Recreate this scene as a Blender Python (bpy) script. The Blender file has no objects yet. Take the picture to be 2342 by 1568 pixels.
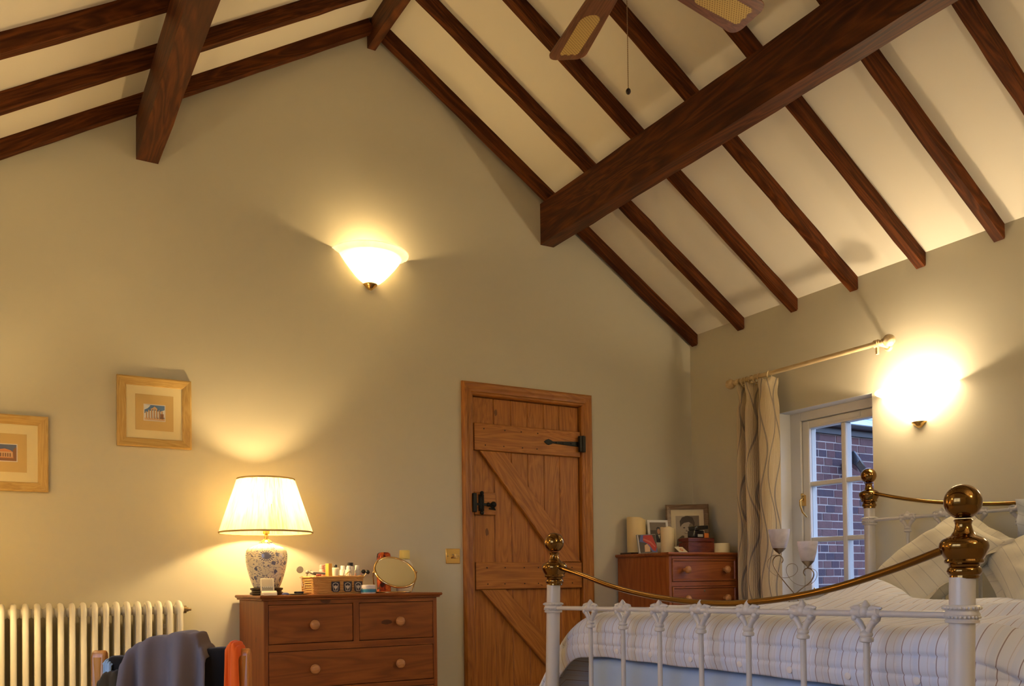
import bpy, bmesh, math, random
from mathutils import Vector, Matrix, noise
random.seed(7)
S = bpy.context.scene
COL = S.collection
PI = math.pi

# ------------------------------------------------------------------ camera, sky, exposure
IMW, IMH = 2342, 1568
FPX, PCX, PCY = 1996.98, 1171.05, 1290.01
YAW, PIT, ROL = 0.532024, 0.018306, -0.012828
CAMP = Vector((0, 0, 0.905))
_f = Vector((math.sin(YAW) * math.cos(PIT), math.cos(YAW) * math.cos(PIT), math.sin(PIT)))
_r = Vector((math.cos(YAW), -math.sin(YAW), 0))
_u = _r.cross(_f)
CR = math.cos(ROL) * _r + math.sin(ROL) * _u
CU = -math.sin(ROL) * _r + math.cos(ROL) * _u
cd = bpy.data.cameras.new('camera')
cam = bpy.data.objects.new('camera', cd)
COL.objects.link(cam)
cam.matrix_world = Matrix(((CR.x, CU.x, -_f.x, CAMP.x), (CR.y, CU.y, -_f.y, CAMP.y), (CR.z, CU.z, -_f.z, CAMP.z), (0, 0, 0, 1)))
cd.sensor_fit = 'HORIZONTAL'
cd.sensor_width = 36
cd.lens = FPX * 36 / IMW
cd.shift_x = (IMW / 2 - PCX) / IMW
cd.shift_y = (PCY - IMH / 2) / IMW
cd.clip_start = 0.02
S.camera = cam

def at(u, v, **k):
    """a photo pixel turned into the point where its ray meets a plane x=, y= or z= (or a depth Z=)"""
    d = _f + (u - PCX) / FPX * CR - (v - PCY) / FPX * CU
    for ax, val in k.items():
        if ax == 'Z':
            return CAMP + d * val
        i = 'xyz'.index(ax)
        return CAMP + d * ((val - CAMP[i]) / d[i])

S.view_settings.view_transform = 'Standard'
S.view_settings.look = 'None'
S.view_settings.gamma = 1
S.view_settings.use_curve_mapping = False
S.view_settings.exposure = 0.3
W_ = bpy.data.worlds.new('dusk_sky')
S.world = W_
W_.use_nodes = True
nt = W_.node_tree
bg = nt.nodes['Background']
tc = nt.nodes.new('ShaderNodeTexCoord')
sx = nt.nodes.new('ShaderNodeSeparateXYZ')
rp = nt.nodes.new('ShaderNodeValToRGB')
nt.links.new(tc.outputs['Generated'], sx.inputs[0])
mp_ = nt.nodes.new('ShaderNodeMath'); mp_.operation = 'MULTIPLY_ADD'; mp_.inputs[1].default_value = 0.5; mp_.inputs[2].default_value = 0.5
nt.links.new(sx.outputs['Z'], mp_.inputs[0]); nt.links.new(mp_.outputs[0], rp.inputs[0])
nt.links.new(rp.outputs[0], bg.inputs[0])
rp.color_ramp.elements[0].position = 0.505
rp.color_ramp.elements[0].color = (0.55, 0.66, 0.9, 1)
rp.color_ramp.elements[1].position = 0.8
rp.color_ramp.elements[1].color = (0.4, 0.55, 0.95, 1)
ge = rp.color_ramp.elements.new(0.495); ge.color = (0.06, 0.055, 0.05, 1)      # the ground beyond the garden
bg.inputs[1].default_value = 3.4

WARM = (1.0, 0.70, 0.31)
SOFT = (1.0, 0.77, 0.47)

# ------------------------------------------------------------------ helpers
class MB:
    """collects shapes; build() links them as ONE mesh object"""
    def __init__(s):
        s.v, s.f, s.m, s.uv = [], [], [], {}
        s.cur = 0
    def add(s, vs, fs, M=None, uvs=None):
        b = len(s.v)
        for p in vs:
            p = Vector(p)
            s.v.append(M @ p if M else p)
        for i, f in enumerate(fs):
            if uvs:
                s.uv[len(s.f)] = [uvs[j] for j in f]
            s.f.append([b + j for j in f])
            s.m.append(s.cur)
        return s
    def box(s, x0, x1, y0, y1, z0, z1, M=None):
        vs = [(x, y, z) for z in (z0, z1) for y in (y0, y1) for x in (x0, x1)]
        return s.add(vs, [(0, 2, 3, 1), (4, 5, 7, 6), (0, 1, 5, 4), (2, 6, 7, 3), (0, 4, 6, 2), (1, 3, 7, 5)], M)
    def hexa(s, a, b, M=None):
        """two quads (lists of four points) joined"""
        return s.add(list(a) + list(b), [(3, 2, 1, 0), (4, 5, 6, 7), (0, 1, 5, 4), (1, 2, 6, 5), (2, 3, 7, 6), (3, 0, 4, 7)], M)
    def prism(s, poly, axis, a0, a1, M=None):
        def P(q, a):
            if axis == 'x': return (a, q[0], q[1])
            if axis == 'y': return (q[0], a, q[1])
            return (q[0], q[1], a)
        n = len(poly)
        vs = [P(q, a0) for q in poly] + [P(q, a1) for q in poly]
        fs = [tuple(range(n))[::-1], tuple(range(n, 2 * n))] + [(i, (i + 1) % n, n + (i + 1) % n, n + i) for i in range(n)]
        return s.add(vs, fs, M)
    def tube(s, pts, r, n=8, caps=True, closed=False, M=None, flat=1.0):
        pts = [Vector(p) for p in pts]
        m = len(pts)
        rs = r if isinstance(r, (list, tuple)) else [r] * m
        ref = None
        vs, fs = [], []
        for i, p in enumerate(pts):
            if closed:
                t = pts[(i + 1) % m] - pts[i - 1]
            else:
                t = pts[min(i + 1, m - 1)] - pts[max(i - 1, 0)]
            t = t.normalized() if t.length > 1e-9 else Vector((0, 0, 1))
            if ref is None:
                ref = t.orthogonal().normalized()
            ref = (ref - t * ref.dot(t))
            ref = ref.normalized() if ref.length > 1e-6 else t.orthogonal().normalized()
            b = t.cross(ref)
            for k in range(n):
                a = 2 * PI * k / n
                vs.append(p + rs[i] * (math.cos(a) * ref + flat * math.sin(a) * b))
        for i in range(m if closed else m - 1):
            j = (i + 1) % m
            for k in range(n):
                fs.append((i * n + k, i * n + (k + 1) % n, j * n + (k + 1) % n, j * n + k))
        if caps and not closed:
            fs.append(tuple(range(n))[::-1])
            fs.append(tuple(range((m - 1) * n, m * n)))
        return s.add(vs, fs, M)
    def lathe(s, prof, n=24, M=None, cap0=True, cap1=True, a0=0, a1=2 * PI, sx=1, sy=1, uvm=False):
        full = abs(a1 - a0 - 2 * PI) < 1e-6
        k = n if full else n + 1
        vs, fs, uvs = [], [], []
        for r, z in prof:
            for i in range(k):
                a = a0 + (a1 - a0) * i / n
                vs.append((r * math.cos(a) * sx, r * math.sin(a) * sy, z))
                uvs.append((i / n, z))
        for j in range(len(prof) - 1):
            for i in range(n):
                i2 = (i + 1) % k
                fs.append((j * k + i, j * k + i2, (j + 1) * k + i2, (j + 1) * k + i))
        if full and cap0 and prof[0][0] > 1e-6: fs.append(tuple(range(k))[::-1])
        if full and cap1 and prof[-1][0] > 1e-6: fs.append(tuple(range((len(prof) - 1) * k, len(prof) * k)))
        return s.add(vs, fs, M)
    def sphere(s, c, r, n=16, sz=1.0, M=None):
        m = max(6, n // 2)
        pr = [(max(1e-5, r * math.sin(PI * j / m)), -r * sz * math.cos(PI * j / m)) for j in range(m + 1)]
        T = Matrix.Translation(Vector(c))
        return s.lathe(pr, n, (M @ T) if M else T, False, False)
    def grid(s, fn, nu, nv, closeu=False, M=None, uvfn=None):
        vs = [fn(i / nu, j / nv) for j in range(nv + 1) for i in range(nu + (0 if closeu else 1))]
        k = nu + (0 if closeu else 1)
        uvs = [(uvfn(i / nu, j / nv) if uvfn else (i / nu, j / nv)) for j in range(nv + 1) for i in range(k)]
        fs = []
        for j in range(nv):
            for i in range(nu):
                i2 = (i + 1) % k
                fs.append((j * k + i, j * k + i2, (j + 1) * k + i2, (j + 1) * k + i))
        return s.add(vs, fs, M, uvs)
    def build(s, name, mats, parent=None, world=False, smooth=None, bevel=0, solid=0, sub=0, segs=2):
        me = bpy.data.meshes.new(name)
        me.from_pydata([tuple(p) for p in s.v], [], s.f)
        if not isinstance(mats, (list, tuple)): mats = [mats]
        for m in mats: me.materials.append(m)
        me.polygons.foreach_set('material_index', s.m)
        if s.uv:
            l = me.uv_layers.new(name='UVMap')
            for fi, us in s.uv.items():
                p = me.polygons[fi]
                for q, li in enumerate(p.loop_indices):
                    l.data[li].uv = us[q]
        me.validate()
        if not world or True:
            bm = bmesh.new(); bm.from_mesh(me)
            bmesh.ops.recalc_face_normals(bm, faces=bm.faces)
            bm.to_mesh(me); bm.free()
        if smooth is not None:
            me.shade_smooth()
            me.set_sharp_from_angle(angle=math.radians(smooth))
        o = bpy.data.objects.new(name, me)
        COL.objects.link(o)
        if parent:
            o.parent = parent
            if world and parent.type == 'EMPTY':
                o.location = -parent.location
        if solid:
            md = o.modifiers.new('solid', 'SOLIDIFY'); md.thickness = solid; md.offset = 0
        if bevel:
            md = o.modifiers.new('bevel', 'BEVEL'); md.width = bevel; md.segments = segs; md.limit_method = 'ANGLE'; md.angle_limit = math.radians(40)
            md.harden_normals = False
            if smooth is None:
                me.shade_smooth(); me.set_sharp_from_angle(angle=math.radians(50))
        if sub:
            md = o.modifiers.new('sub', 'SUBSURF'); md.levels = sub; md.render_levels = sub
        return o

def thing(name, label, cat, loc=(0, 0, 0), rot=(0, 0, 0), group=None):
    o = bpy.data.objects.new(name, None)
    o.empty_display_size = 0.05
    COL.objects.link(o)
    o.location = loc; o.rotation_euler = rot
    return tag(o, label, cat, group)
def tag(o, label, cat, group=None):
    o['label'] = label; o['category'] = cat
    if group: o['group'] = group
    return o
def struct(o):
    o['kind'] = 'structure'
    return o
def lamp_light(name, parent, loc, power, radius=0.03, color=WARM):
    l = bpy.data.lights.new(name, 'POINT'); l.energy = power; l.color = color; l.shadow_soft_size = radius
    o = bpy.data.objects.new(name, l); COL.objects.link(o); o.parent = parent; o.location = loc
    return o
def frame_sides(rect, prof, y0, names, mat, parent, axis='y', sides='LTRB'):
    """mitred mouldings round the rectangle (x0,x1,z0,z1); prof = [(outward offset, height towards -y)]"""
    x0, x1, z0, z1 = rect
    C = {'BL': (x0, z0, -1, -1), 'BR': (x1, z0, 1, -1), 'TR': (x1, z1, 1, 1), 'TL': (x0, z1, -1, 1)}
    seg = {'L': ('BL', 'TL'), 'T': ('TL', 'TR'), 'R': ('TR', 'BR'), 'B': ('BR', 'BL')}
    out = []
    for sd in sides:
        a, b = C[seg[sd][0]], C[seg[sd][1]]
        vs = []
        for c in (a, b):
            # open ends of a three-sided frame stay square
            sqz = ('B' not in sides and c[3] == -1)
            for t, h in prof:
                vs.append((c[0] + c[2] * t, y0 - h, c[1] + (0 if sqz else c[3] * t)))
        n = len(prof)
        fs = [(i, i + 1, n + i + 1, n + i) for i in range(n - 1)] + [(n - 1, 0, n, 2 * n - 1)] + [tuple(range(n))[::-1], tuple(range(n, 2 * n))]
        m = MB().add(vs, fs)
        o = m.build(names, mat, parent, smooth=35)
        out.append(o)
    return out

# ------------------------------------------------------------------ materials
MAT = {}
def new_mat(name):
    m = bpy.data.materials.new(name); m.use_nodes = True
    n = m.node_tree.nodes; b = n['Principled BSDF']
    MAT[name] = m
    return m, m.node_tree, b
def N(t, typ, **k):
    n = t.nodes.new(typ)
    for a, v in k.items():
        if a == 'op': n.operation = v
        elif hasattr(n, a): setattr(n, a, v)
    return n
def L(t, a, b): t.links.new(a, b)
def mth(t, op, a, b=None, c=None):
    n = t.nodes.new('ShaderNodeMath'); n.operation = op
    for i, q in enumerate((a, b, c)):
        if q is None: continue
        if isinstance(q, (int, float)): n.inputs[i].default_value = q
        else: t.links.new(q, n.inputs[i])
    return n.outputs[0]
def ramp(t, fac, stops, interp='LINEAR'):
    r = t.nodes.new('ShaderNodeValToRGB'); e = r.color_ramp.elements
    r.color_ramp.interpolation = interp
    while len(e) < len(stops): e.new(0.5)
    for i, (p, c) in enumerate(stops):
        e[i].position = p; e[i].color = (*c, 1)
    t.links.new(fac, r.inputs[0])
    return r.outputs[0]
def mixc(t, fac, a, b, mode='MIX'):
    n = t.nodes.new('ShaderNodeMix'); n.data_type = 'RGBA'; n.blend_type = mode
    for sck, q in ((n.inputs[0], fac), (n.inputs[6], a), (n.inputs[7], b)):
        if isinstance(q, (int, float)): sck.default_value = q
        elif isinstance(q, tuple): sck.default_value = (*q, 1)
        else: t.links.new(q, sck)
    return n.outputs[2]
def bump(t, b, h, strength=0.2, dist=0.002):
    n = t.nodes.new('ShaderNodeBump'); n.inputs['Strength'].default_value = strength; n.inputs['Distance'].default_value = dist
    t.links.new(h, n.inputs['Height']); t.links.new(n.outputs[0], b.inputs['Normal'])
def coords(t, kind='Object', scale=(1, 1, 1), rnd=False):
    c = t.nodes.new('ShaderNodeTexCoord'); mp = t.nodes.new('ShaderNodeMapping')
    mp.inputs['Scale'].default_value = scale
    t.links.new(c.outputs[kind], mp.inputs[0])
    if rnd:
        oi = t.nodes.new('ShaderNodeObjectInfo'); cm = t.nodes.new('ShaderNodeCombineXYZ')
        for i, k in enumerate((37.0, 91.0, 53.0)):
            t.links.new(mth(t, 'MULTIPLY', oi.outputs['Random'], k), cm.inputs[i])
        t.links.new(cm.outputs[0], mp.inputs['Location'])
    return mp.outputs[0]
def noi(t, vec, scale, detail=3, rough=0.5, dist=0.0):
    n = t.nodes.new('ShaderNodeTexNoise'); n.inputs['Scale'].default_value = scale; n.inputs['Detail'].default_value = detail
    n.inputs['Roughness'].default_value = rough; n.inputs['Distortion'].default_value = dist
    if vec is not None: t.links.new(vec, n.inputs['Vector'])
    return n.outputs['Fac']
def plain(name, col, rough=0.5, metal=0.0, bumps=0.0, bscale=300, coat=0, var=0.0, sheen=0, spec=0.5):
    m, t, b = new_mat(name)
    b.inputs['Base Color'].default_value = (*col, 1); b.inputs['Roughness'].default_value = rough; b.inputs['Metallic'].default_value = metal
    b.inputs['Coat Weight'].default_value = coat; b.inputs['Sheen Weight'].default_value = sheen
    b.inputs['Specular IOR Level'].default_value = spec
    v = coords(t)
    if var:
        f = noi(t, v, 6, 4)
        L(t, mixc(t, f, tuple(c * (1 - var) for c in col), tuple(min(1, c * (1 + var)) for c in col)), b.inputs['Base Color'])
    if bumps:
        bump(t, b, noi(t, v, bscale, 3), bumps, 0.001)
    return m
def wood(name, dark, mid, light, axis='x', rough=0.5, sc=1.0, coat=0.0, knots=0.0, bmp=0.15, spec=0.4):
    m, t, b = new_mat(name)
    s = [26.0 * sc] * 3; s['xyz'.index(axis)] = 1.6 * sc
    v = coords(t, 'Object', tuple(s), True)
    s2 = [9.0 * sc] * 3; s2['xyz'.index(axis)] = 0.9 * sc
    v2 = coords(t, 'Object', tuple(s2), True)
    g = noi(t, v, 3.2, 6, 0.65, 0.6)
    w = noi(t, v2, 1.3, 3, 0.5, 1.6)
    rings = mth(t, 'FRACT', mth(t, 'MULTIPLY', w, 9.0))
    rings = mth(t, 'ABSOLUTE', mth(t, 'SUBTRACT', rings, 0.5))
    fac = mth(t, 'ADD', mth(t, 'MULTIPLY', g, 0.7), mth(t, 'MULTIPLY', rings, 0.6))
    col = ramp(t, fac, [(0.2, dark), (0.5, mid), (0.8, light)])
    if knots:
        s3 = [7.0] * 3; s3['xyz'.index(axis)] = 3.2
        v3 = coords(t, 'Object', tuple(s3), True)
        vo = t.nodes.new('ShaderNodeTexVoronoi'); vo.inputs['Scale'].default_value = 0.9
        L(t, v3, vo.inputs['Vector'])
        k = mth(t, 'LESS_THAN', mth(t, 'ADD', vo.outputs['Distance'], mth(t, 'MULTIPLY', g, 0.12)), knots)
        col = mixc(t, mth(t, 'MULTIPLY', k, 0.75), col, tuple(c * 0.35 for c in dark))
    L(t, col, b.inputs['Base Color'])
    b.inputs['Roughness'].default_value = rough; b.inputs['Coat Weight'].default_value = coat; b.inputs['Coat Roughness'].default_value = 0.25
    b.inputs['Specular IOR Level'].default_value = spec
    bump(t, b, g, bmp, 0.002)
    return m
def wall_paint(name, col):
    m, t, b = new_mat(name)
    v = coords(t)
    a = noi(t, v, 1.3, 4); 
    L(t, mixc(t, a, tuple(c * 0.97 for c in col), tuple(c * 1.03 for c in col)), b.inputs['Base Color'])
    b.inputs['Roughness'].default_value = 0.62
    b.inputs['Specular IOR Level'].default_value = 0.25
    bump(t, b, mth(t, 'ADD', noi(t, v, 9, 3), mth(t, 'MULTIPLY', noi(t, v, 160, 2), 0.25)), 0.12, 0.004)
    return m
wall_paint('wall', (0.60, 0.56, 0.445))
wall_paint('ceilingw', (0.74, 0.69, 0.59))
plain('carpet', (0.42, 0.33, 0.22), 0.95, bumps=0.8, bscale=400)
DK = ((0.020, 0.0050, 0.0015), (0.066, 0.0175, 0.0040), (0.145, 0.042, 0.0085))
wood('beam_x', *DK, 'x', 0.7, 0.6, bmp=0.5, knots=0.10, spec=0.12)
wood('beam_y', *DK, 'y', 0.55, 0.45, bmp=0.6, knots=0.10, spec=0.25)
OK_ = ((0.24, 0.078, 0.010), (0.39, 0.142, 0.020), (0.50, 0.20, 0.034))
wood('oak_z', *OK_, 'z', 0.5, 0.8, 0.04, 0.13)
wood('oak_x', *OK_, 'x', 0.5, 0.8, 0.04, 0.10)
OF = tuple(tuple(c * 0.92 for c in q) for q in OK_)
wood('oakf_z', *OF, 'z', 0.45, 0.8, 0.06)
wood('oakf_x', *OF, 'x', 0.45, 0.8, 0.06)
PN = ((0.145, 0.036, 0.005), (0.22, 0.060, 0.008), (0.28, 0.088, 0.013))
PK = ((0.36, 0.15, 0.05), (0.46, 0.21, 0.075), (0.55, 0.27, 0.11))
wood('pine_x', *PN, 'x', 0.48, 0.45, 0.05, 0.14, 0.06)
wood('pine_z', *PN, 'z', 0.48, 0.45, 0.05, 0.12, 0.06)
wood('pine_knob', *PK, 'x', 0.4, 0.8, 0.15)
PR = ((0.18, 0.044, 0.010), (0.27, 0.076, 0.018), (0.35, 0.115, 0.030))
wood('pinered_x', *PR, 'x', 0.42, 0.45, 0.10, 0.10, 0.05)
wood('pinered_z', *PR, 'z', 0.42, 0.45, 0.10, 0.10, 0.05)
wood('fan_wood', (0.09, 0.030, 0.012), (0.17, 0.062, 0.026), (0.25, 0.10, 0.045), 'x', 0.4, 1.2, 0.2)
wood('chair_wood', (0.42, 0.14, 0.02), (0.55, 0.20, 0.035), (0.66, 0.27, 0.05), 'z', 0.35, 0.6, 0.3)
wood('mahogany', (0.06, 0.010, 0.005), (0.12, 0.02, 0.008), (0.17, 0.035, 0.012), 'x', 0.25, 0.8, 0.5)
wood('pale_wood', (0.50, 0.36, 0.18), (0.62, 0.47, 0.26), (0.72, 0.57, 0.35), 'y', 0.45, 0.8, 0.1)
wood('frame_gilt', (0.40, 0.25, 0.07), (0.52, 0.34, 0.11), (0.62, 0.44, 0.17), 'x', 0.45, 1.4, 0.0, bmp=0.6)
wood('frame_gilt_z', (0.40, 0.25, 0.07), (0.52, 0.34, 0.11), (0.62, 0.44, 0.17), 'z', 0.45, 1.4, 0.0, bmp=0.6)
wood('frame_brown', (0.12, 0.07, 0.035), (0.19, 0.115, 0.06), (0.27, 0.175, 0.10), 'x', 0.35, 1.0, 0.2)
plain('white_gloss', (0.80, 0.79, 0.76), 0.3, coat=0.3, spec=0.5)
plain('enamel', (0.60, 0.57, 0.55), 0.32, coat=0.3, bumps=0.05, bscale=60)
plain('radiator_paint', (0.80, 0.76, 0.66), 0.35)
plain('window_paint', (0.74, 0.70, 0.64), 0.4)
plain('reveal', (0.76, 0.74, 0.70), 0.7)
plain('brass', (0.78, 0.52, 0.18), 0.2, 1.0)
plain('bed_brass', (0.25, 0.138, 0.042), 0.12, 1.0, bumps=0.03, bscale=40)
plain('bronze', (0.32, 0.23, 0.13), 0.38, 1.0)
plain('gold', (0.85, 0.60, 0.28), 0.15, 1.0)
plain('iron', (0.012, 0.013, 0.012), 0.5, 0.6, bumps=0.5, bscale=90)
plain('black', (0.012, 0.011, 0.011), 0.4)
plain('black_gloss', (0.010, 0.009, 0.010), 0.15, coat=0.5)
plain('dark_wood', (0.03, 0.014, 0.008), 0.3)
plain('cream', (0.80, 0.74, 0.58), 0.5)
plain('white', (0.82, 0.80, 0.76), 0.5)
plain('card_tan', (0.60, 0.42, 0.17), 0.7)
plain('mount_cream', (0.80, 0.68, 0.40), 0.8)
plain('wax', (0.80, 0.62, 0.30), 0.45, var=0.08)
plain('wax2', (0.84, 0.70, 0.42), 0.45, var=0.06)
def tone(n, c, r=0.6): return plain('t_' + n, c, r)
for n_, c_ in dict(sky=(0.10, 0.20, 0.45), skyd=(0.10, 0.13, 0.25), cloud=(0.75, 0.78, 0.82), stone=(0.62, 0.42, 0.26), stoned=(0.22, 0.11, 0.06), stoner=(0.55, 0.22, 0.09), edge=(0.75, 0.70, 0.68),
                  g1=(0.07, 0.055, 0.045), g2=(0.20, 0.165, 0.125), g3=(0.42, 0.36, 0.28), g4=(0.62, 0.55, 0.42), ivory=(0.72, 0.62, 0.42), navy=(0.02, 0.018, 0.03), skin=(0.50, 0.24, 0.13), red=(0.42, 0.035, 0.03), redl=(0.55, 0.14, 0.10),
                  blue=(0.10, 0.13, 0.36), orange=(0.65, 0.17, 0.02), teal=(0.03, 0.22, 0.36), pink=(0.75, 0.42, 0.36), greytone=(0.30, 0.29, 0.26), green=(0.12, 0.32, 0.05), yel=(0.80, 0.66, 0.22), amber=(0.80, 0.42, 0.07)).items():
    tone(n_, c_)
def glow(name, col, strength, base=(0.8, 0.75, 0.6), trans=0.5):
    m, t, b = new_mat(name)
    b.inputs['Base Color'].default_value = (*base, 1); b.inputs['Roughness'].default_value = 0.35
    b.inputs['Emission Color'].default_value = (*col, 1); b.inputs['Emission Strength'].default_value = strength
    return m
def pane(name, tint=(0.9, 0.95, 1.0), refl=0.04):
    m, t, b = new_mat(name)
    t.nodes.remove(b)
    out = t.nodes['Material Output']
    tr = t.nodes.new('ShaderNodeBsdfTransparent'); tr.inputs[0].default_value = (*tint, 1)
    gl = t.nodes.new('ShaderNodeBsdfGlossy'); gl.inputs['Roughness'].default_value = 0.02
    fr = t.nodes.new('ShaderNodeLayerWeight'); fr.inputs[0].default_value = 0.5
    fac = mth(t, 'MULTIPLY_ADD', mth(t, 'POWER', fr.outputs['Facing'], 4.0), 0.6, 0.03)
    mx = t.nodes.new('ShaderNodeMixShader')
    L(t, fac, mx.inputs[0]); L(t, tr.outputs[0], mx.inputs[1]); L(t, gl.outputs[0], mx.inputs[2]); L(t, mx.outputs[0], out.inputs[0])
    return m
pane('pane_glass')
SCONCE_EM, SHADE_EM = 0.35, 0.12
SC_P, SC_P2, SC_P3, LAMP_P, LAMP2_P = 6.5, 14, 9, 16, 18
SC_EM2, SC_EM3, SC_P4 = 11, 38, 125
# ------------------------------------------------------------------ the room shell
D, XR, XL, X0 = 4.45, 4.039, -0.507, 1.766
YN = -1.6                       # the gable behind the camera
SL = 0.630
def zraf(x): return 3.889 - SL * abs(x - X0)      # underside of the rafters
def zceil(x): return zraf(x) + 0.077              # plaster between them
TH = 0.28
m = MB(); m.box(XL - TH, XR + TH, YN - TH, D + TH, -0.25, 0)
struct(m.build('floor', MAT['carpet']))
# gable wall with the doorway
DOOR = (2.368, 3.130, 1.98)
m = MB()
e = 0.03
DH = (DOOR[0] - .012, DOOR[1] + .012, DOOR[2] + .012)
m.prism([(XL, 0), (DH[0], 0), (DH[0], zceil(DH[0]) + e), (X0, zceil(X0) + e), (XL, zceil(XL) + e)], 'y', D, D + TH)
m.prism([(DH[0], DH[2]), (DH[1], DH[2]), (DH[1], zceil(DH[1]) + e), (DH[0], zceil(DH[0]) + e)], 'y', D, D + TH)
m.prism([(DH[1], 0), (XR, 0), (XR, zceil(XR) + e), (DH[1], zceil(DH[1]) + e)], 'y', D, D + TH)
struct(m.build('wall_back', MAT['wall']))
m = MB()
m.prism([(XL, 0), (XR, 0), (XR, zceil(XR) + e), (X0, zceil(X0) + e), (XL, zceil(XL) + e)], 'y', YN - TH, YN)
struct(m.build('wall_front', MAT['wall']))
# window wall
WY0, WY1, WZ0, WZ1 = 3.033, 3.683, 0.735, 1.886
zt = zceil(XR)
m = MB()
m.box(XR, XR + TH, YN - TH, WY0, 0, zt); m.box(XR, XR + TH, WY1, D + TH, 0, zt)
m.box(XR, XR + TH, WY0, WY1, 0, WZ0); m.box(XR, XR + TH, WY0, WY1, WZ1, zt)
struct(m.build('wall_right', MAT['wall']))
# opposite wall, with a window of its own beside the camera
m = MB()
LY0, LY1 = 0.45, 2.25
m.box(XL - TH, XL, YN - TH, LY0, 0, zt); m.box(XL - TH, XL, LY1, D + TH, 0, zt)
m.box(XL - TH, XL, LY0, LY1, 0, 0.55); m.box(XL - TH, XL, LY0, LY1, 2.05, zt)
struct(m.build('wall_left', MAT['wall']))
w = struct(thing('window_2', 'white painted casement window facing the foot of the bed', 'window', (XL - 0.1, 1.35, 0.55)))
for nm, bx_ in (('frame', (-.03, .03, -.90, -.84, 0, 1.5)), ('frame', (-.03, .03, .84, .90, 0, 1.5)), ('frame', (-.03, .03, -.84, .84, 0, .06)), ('frame', (-.03, .03, -.84, .84, 1.44, 1.5)), ('mullion', (-.03, .03, -.03, .03, .06, 1.44))):
    MB().box(*bx_).build(nm, MAT['window_paint'], w)
# sloping plaster ceiling, rafters as its pieces
TC = 0.06
m = MB()
for s in (1, -1):
    xe = XR + 0.1 if s > 0 else XL - 0.1
    m.prism([(X0, zceil(X0)), (xe, zceil(xe)), (xe, zceil(xe) + TC), (X0, zceil(X0) + TC)], 'y', YN - TH, D + TH)
ceil = struct(m.build('ceiling', MAT['ceilingw']))
def hewn(m, ring, pts, amp, seed, nseg):
    """a timber whose section `ring` (list of 2D) is carried from a to b with slightly uneven arrises"""
    a, b, ex, ey = pts
    n = len(ring); vs = []; fs = []
    for i in range(nseg + 1):
        p = a.lerp(b, i / nseg)
        for k, (q, w) in enumerate(ring):
            dq = noise.noise(Vector((i * 0.55 + seed * 13.1, k * 7.7, seed))) * amp + (random.random() - .5) * amp * 0.35
            dw = noise.noise(Vector((i * 0.6 + seed * 5.3, k * 3.1, seed + 40))) * amp
            vs.append(p + ex * (q + dq) + ey * (w + dw))
    for i in range(nseg):
        for k in range(n):
            fs.append((i * n + k, i * n + (k + 1) % n, (i + 1) * n + (k + 1) % n, (i + 1) * n + k))
    fs.append(tuple(range(n))[::-1]); fs.append(tuple(range(nseg * n, nseg * n + n)))
    return m.add(vs, fs)
RY = [4.397, 3.974, 3.548, 3.133, 2.730, 2.327, 1.925, 1.522, 1.12, 0.71, 0.30, -0.1, -0.5, -0.9, -1.3]
ang = math.atan(SL)
for s in (1, -1):
    Ls = (XR - X0) / math.cos(ang) + 0.004
    for i, y in enumerate(RY):
        r = MB()
        h = 0.077 * math.cos(ang)
        hw = 0.024
        # local x runs down the slope
        hewn(r, [(-hw, 0), (hw, 0), (hw, h + 0.012), (-hw, h + 0.012)], (Vector((0.012, 0, 0)), Vector((Ls - 0.012, 0, 0)), Vector((0, 1, 0)), Vector((0, 0, 1))), 0.0035, i + (50 if s < 0 else 0), 26)
        o = r.build('rafter', MAT['beam_x'], ceil, smooth=30)
        ex = Vector((s * math.cos(ang), 0, -math.sin(ang))); ez = Vector((s * math.sin(ang), 0, math.cos(ang))); ey = ez.cross(ex)
        o.matrix_local = Matrix(((ex.x, ey.x, ez.x, X0), (ex.y, ey.y, ez.y, y), (ex.z, ey.z, ez.z, zraf(X0)), (0, 0, 0, 1)))
def beam(name, label, ring, y0, y1, amp, seed):
    m = MB()
    hewn(m, ring, (Vector((0, y0, 0)), Vector((0, y1, 0)), Vector((1, 0, 0)), Vector((0, 0, 1))), amp, seed, 44)
    return tag(m.build(name, MAT['beam_y'], smooth=30), label, 'beam')
beam('purlin_beam', 'thick dark brown purlin beam under the rafters on the window side', [(2.847, 2.945), (2.945, 2.945), (2.945, 3.142), (2.847, 3.195)], YN, D, 0.004, 3)
beam('purlin_beam', 'thick dark brown purlin beam under the rafters on the radiator side', [(0.569, 2.932), (0.669, 2.932), (0.669, 3.192), (0.569, 3.13)], YN, D, 0.004, 9)
beam('ridge_beam', 'narrow dark brown ridge beam along the peak of the ceiling', [(1.743, 3.82), (1.789, 3.82), (1.789, 3.955), (1.743, 3.955)], YN, D, 0.002, 15)

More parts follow.
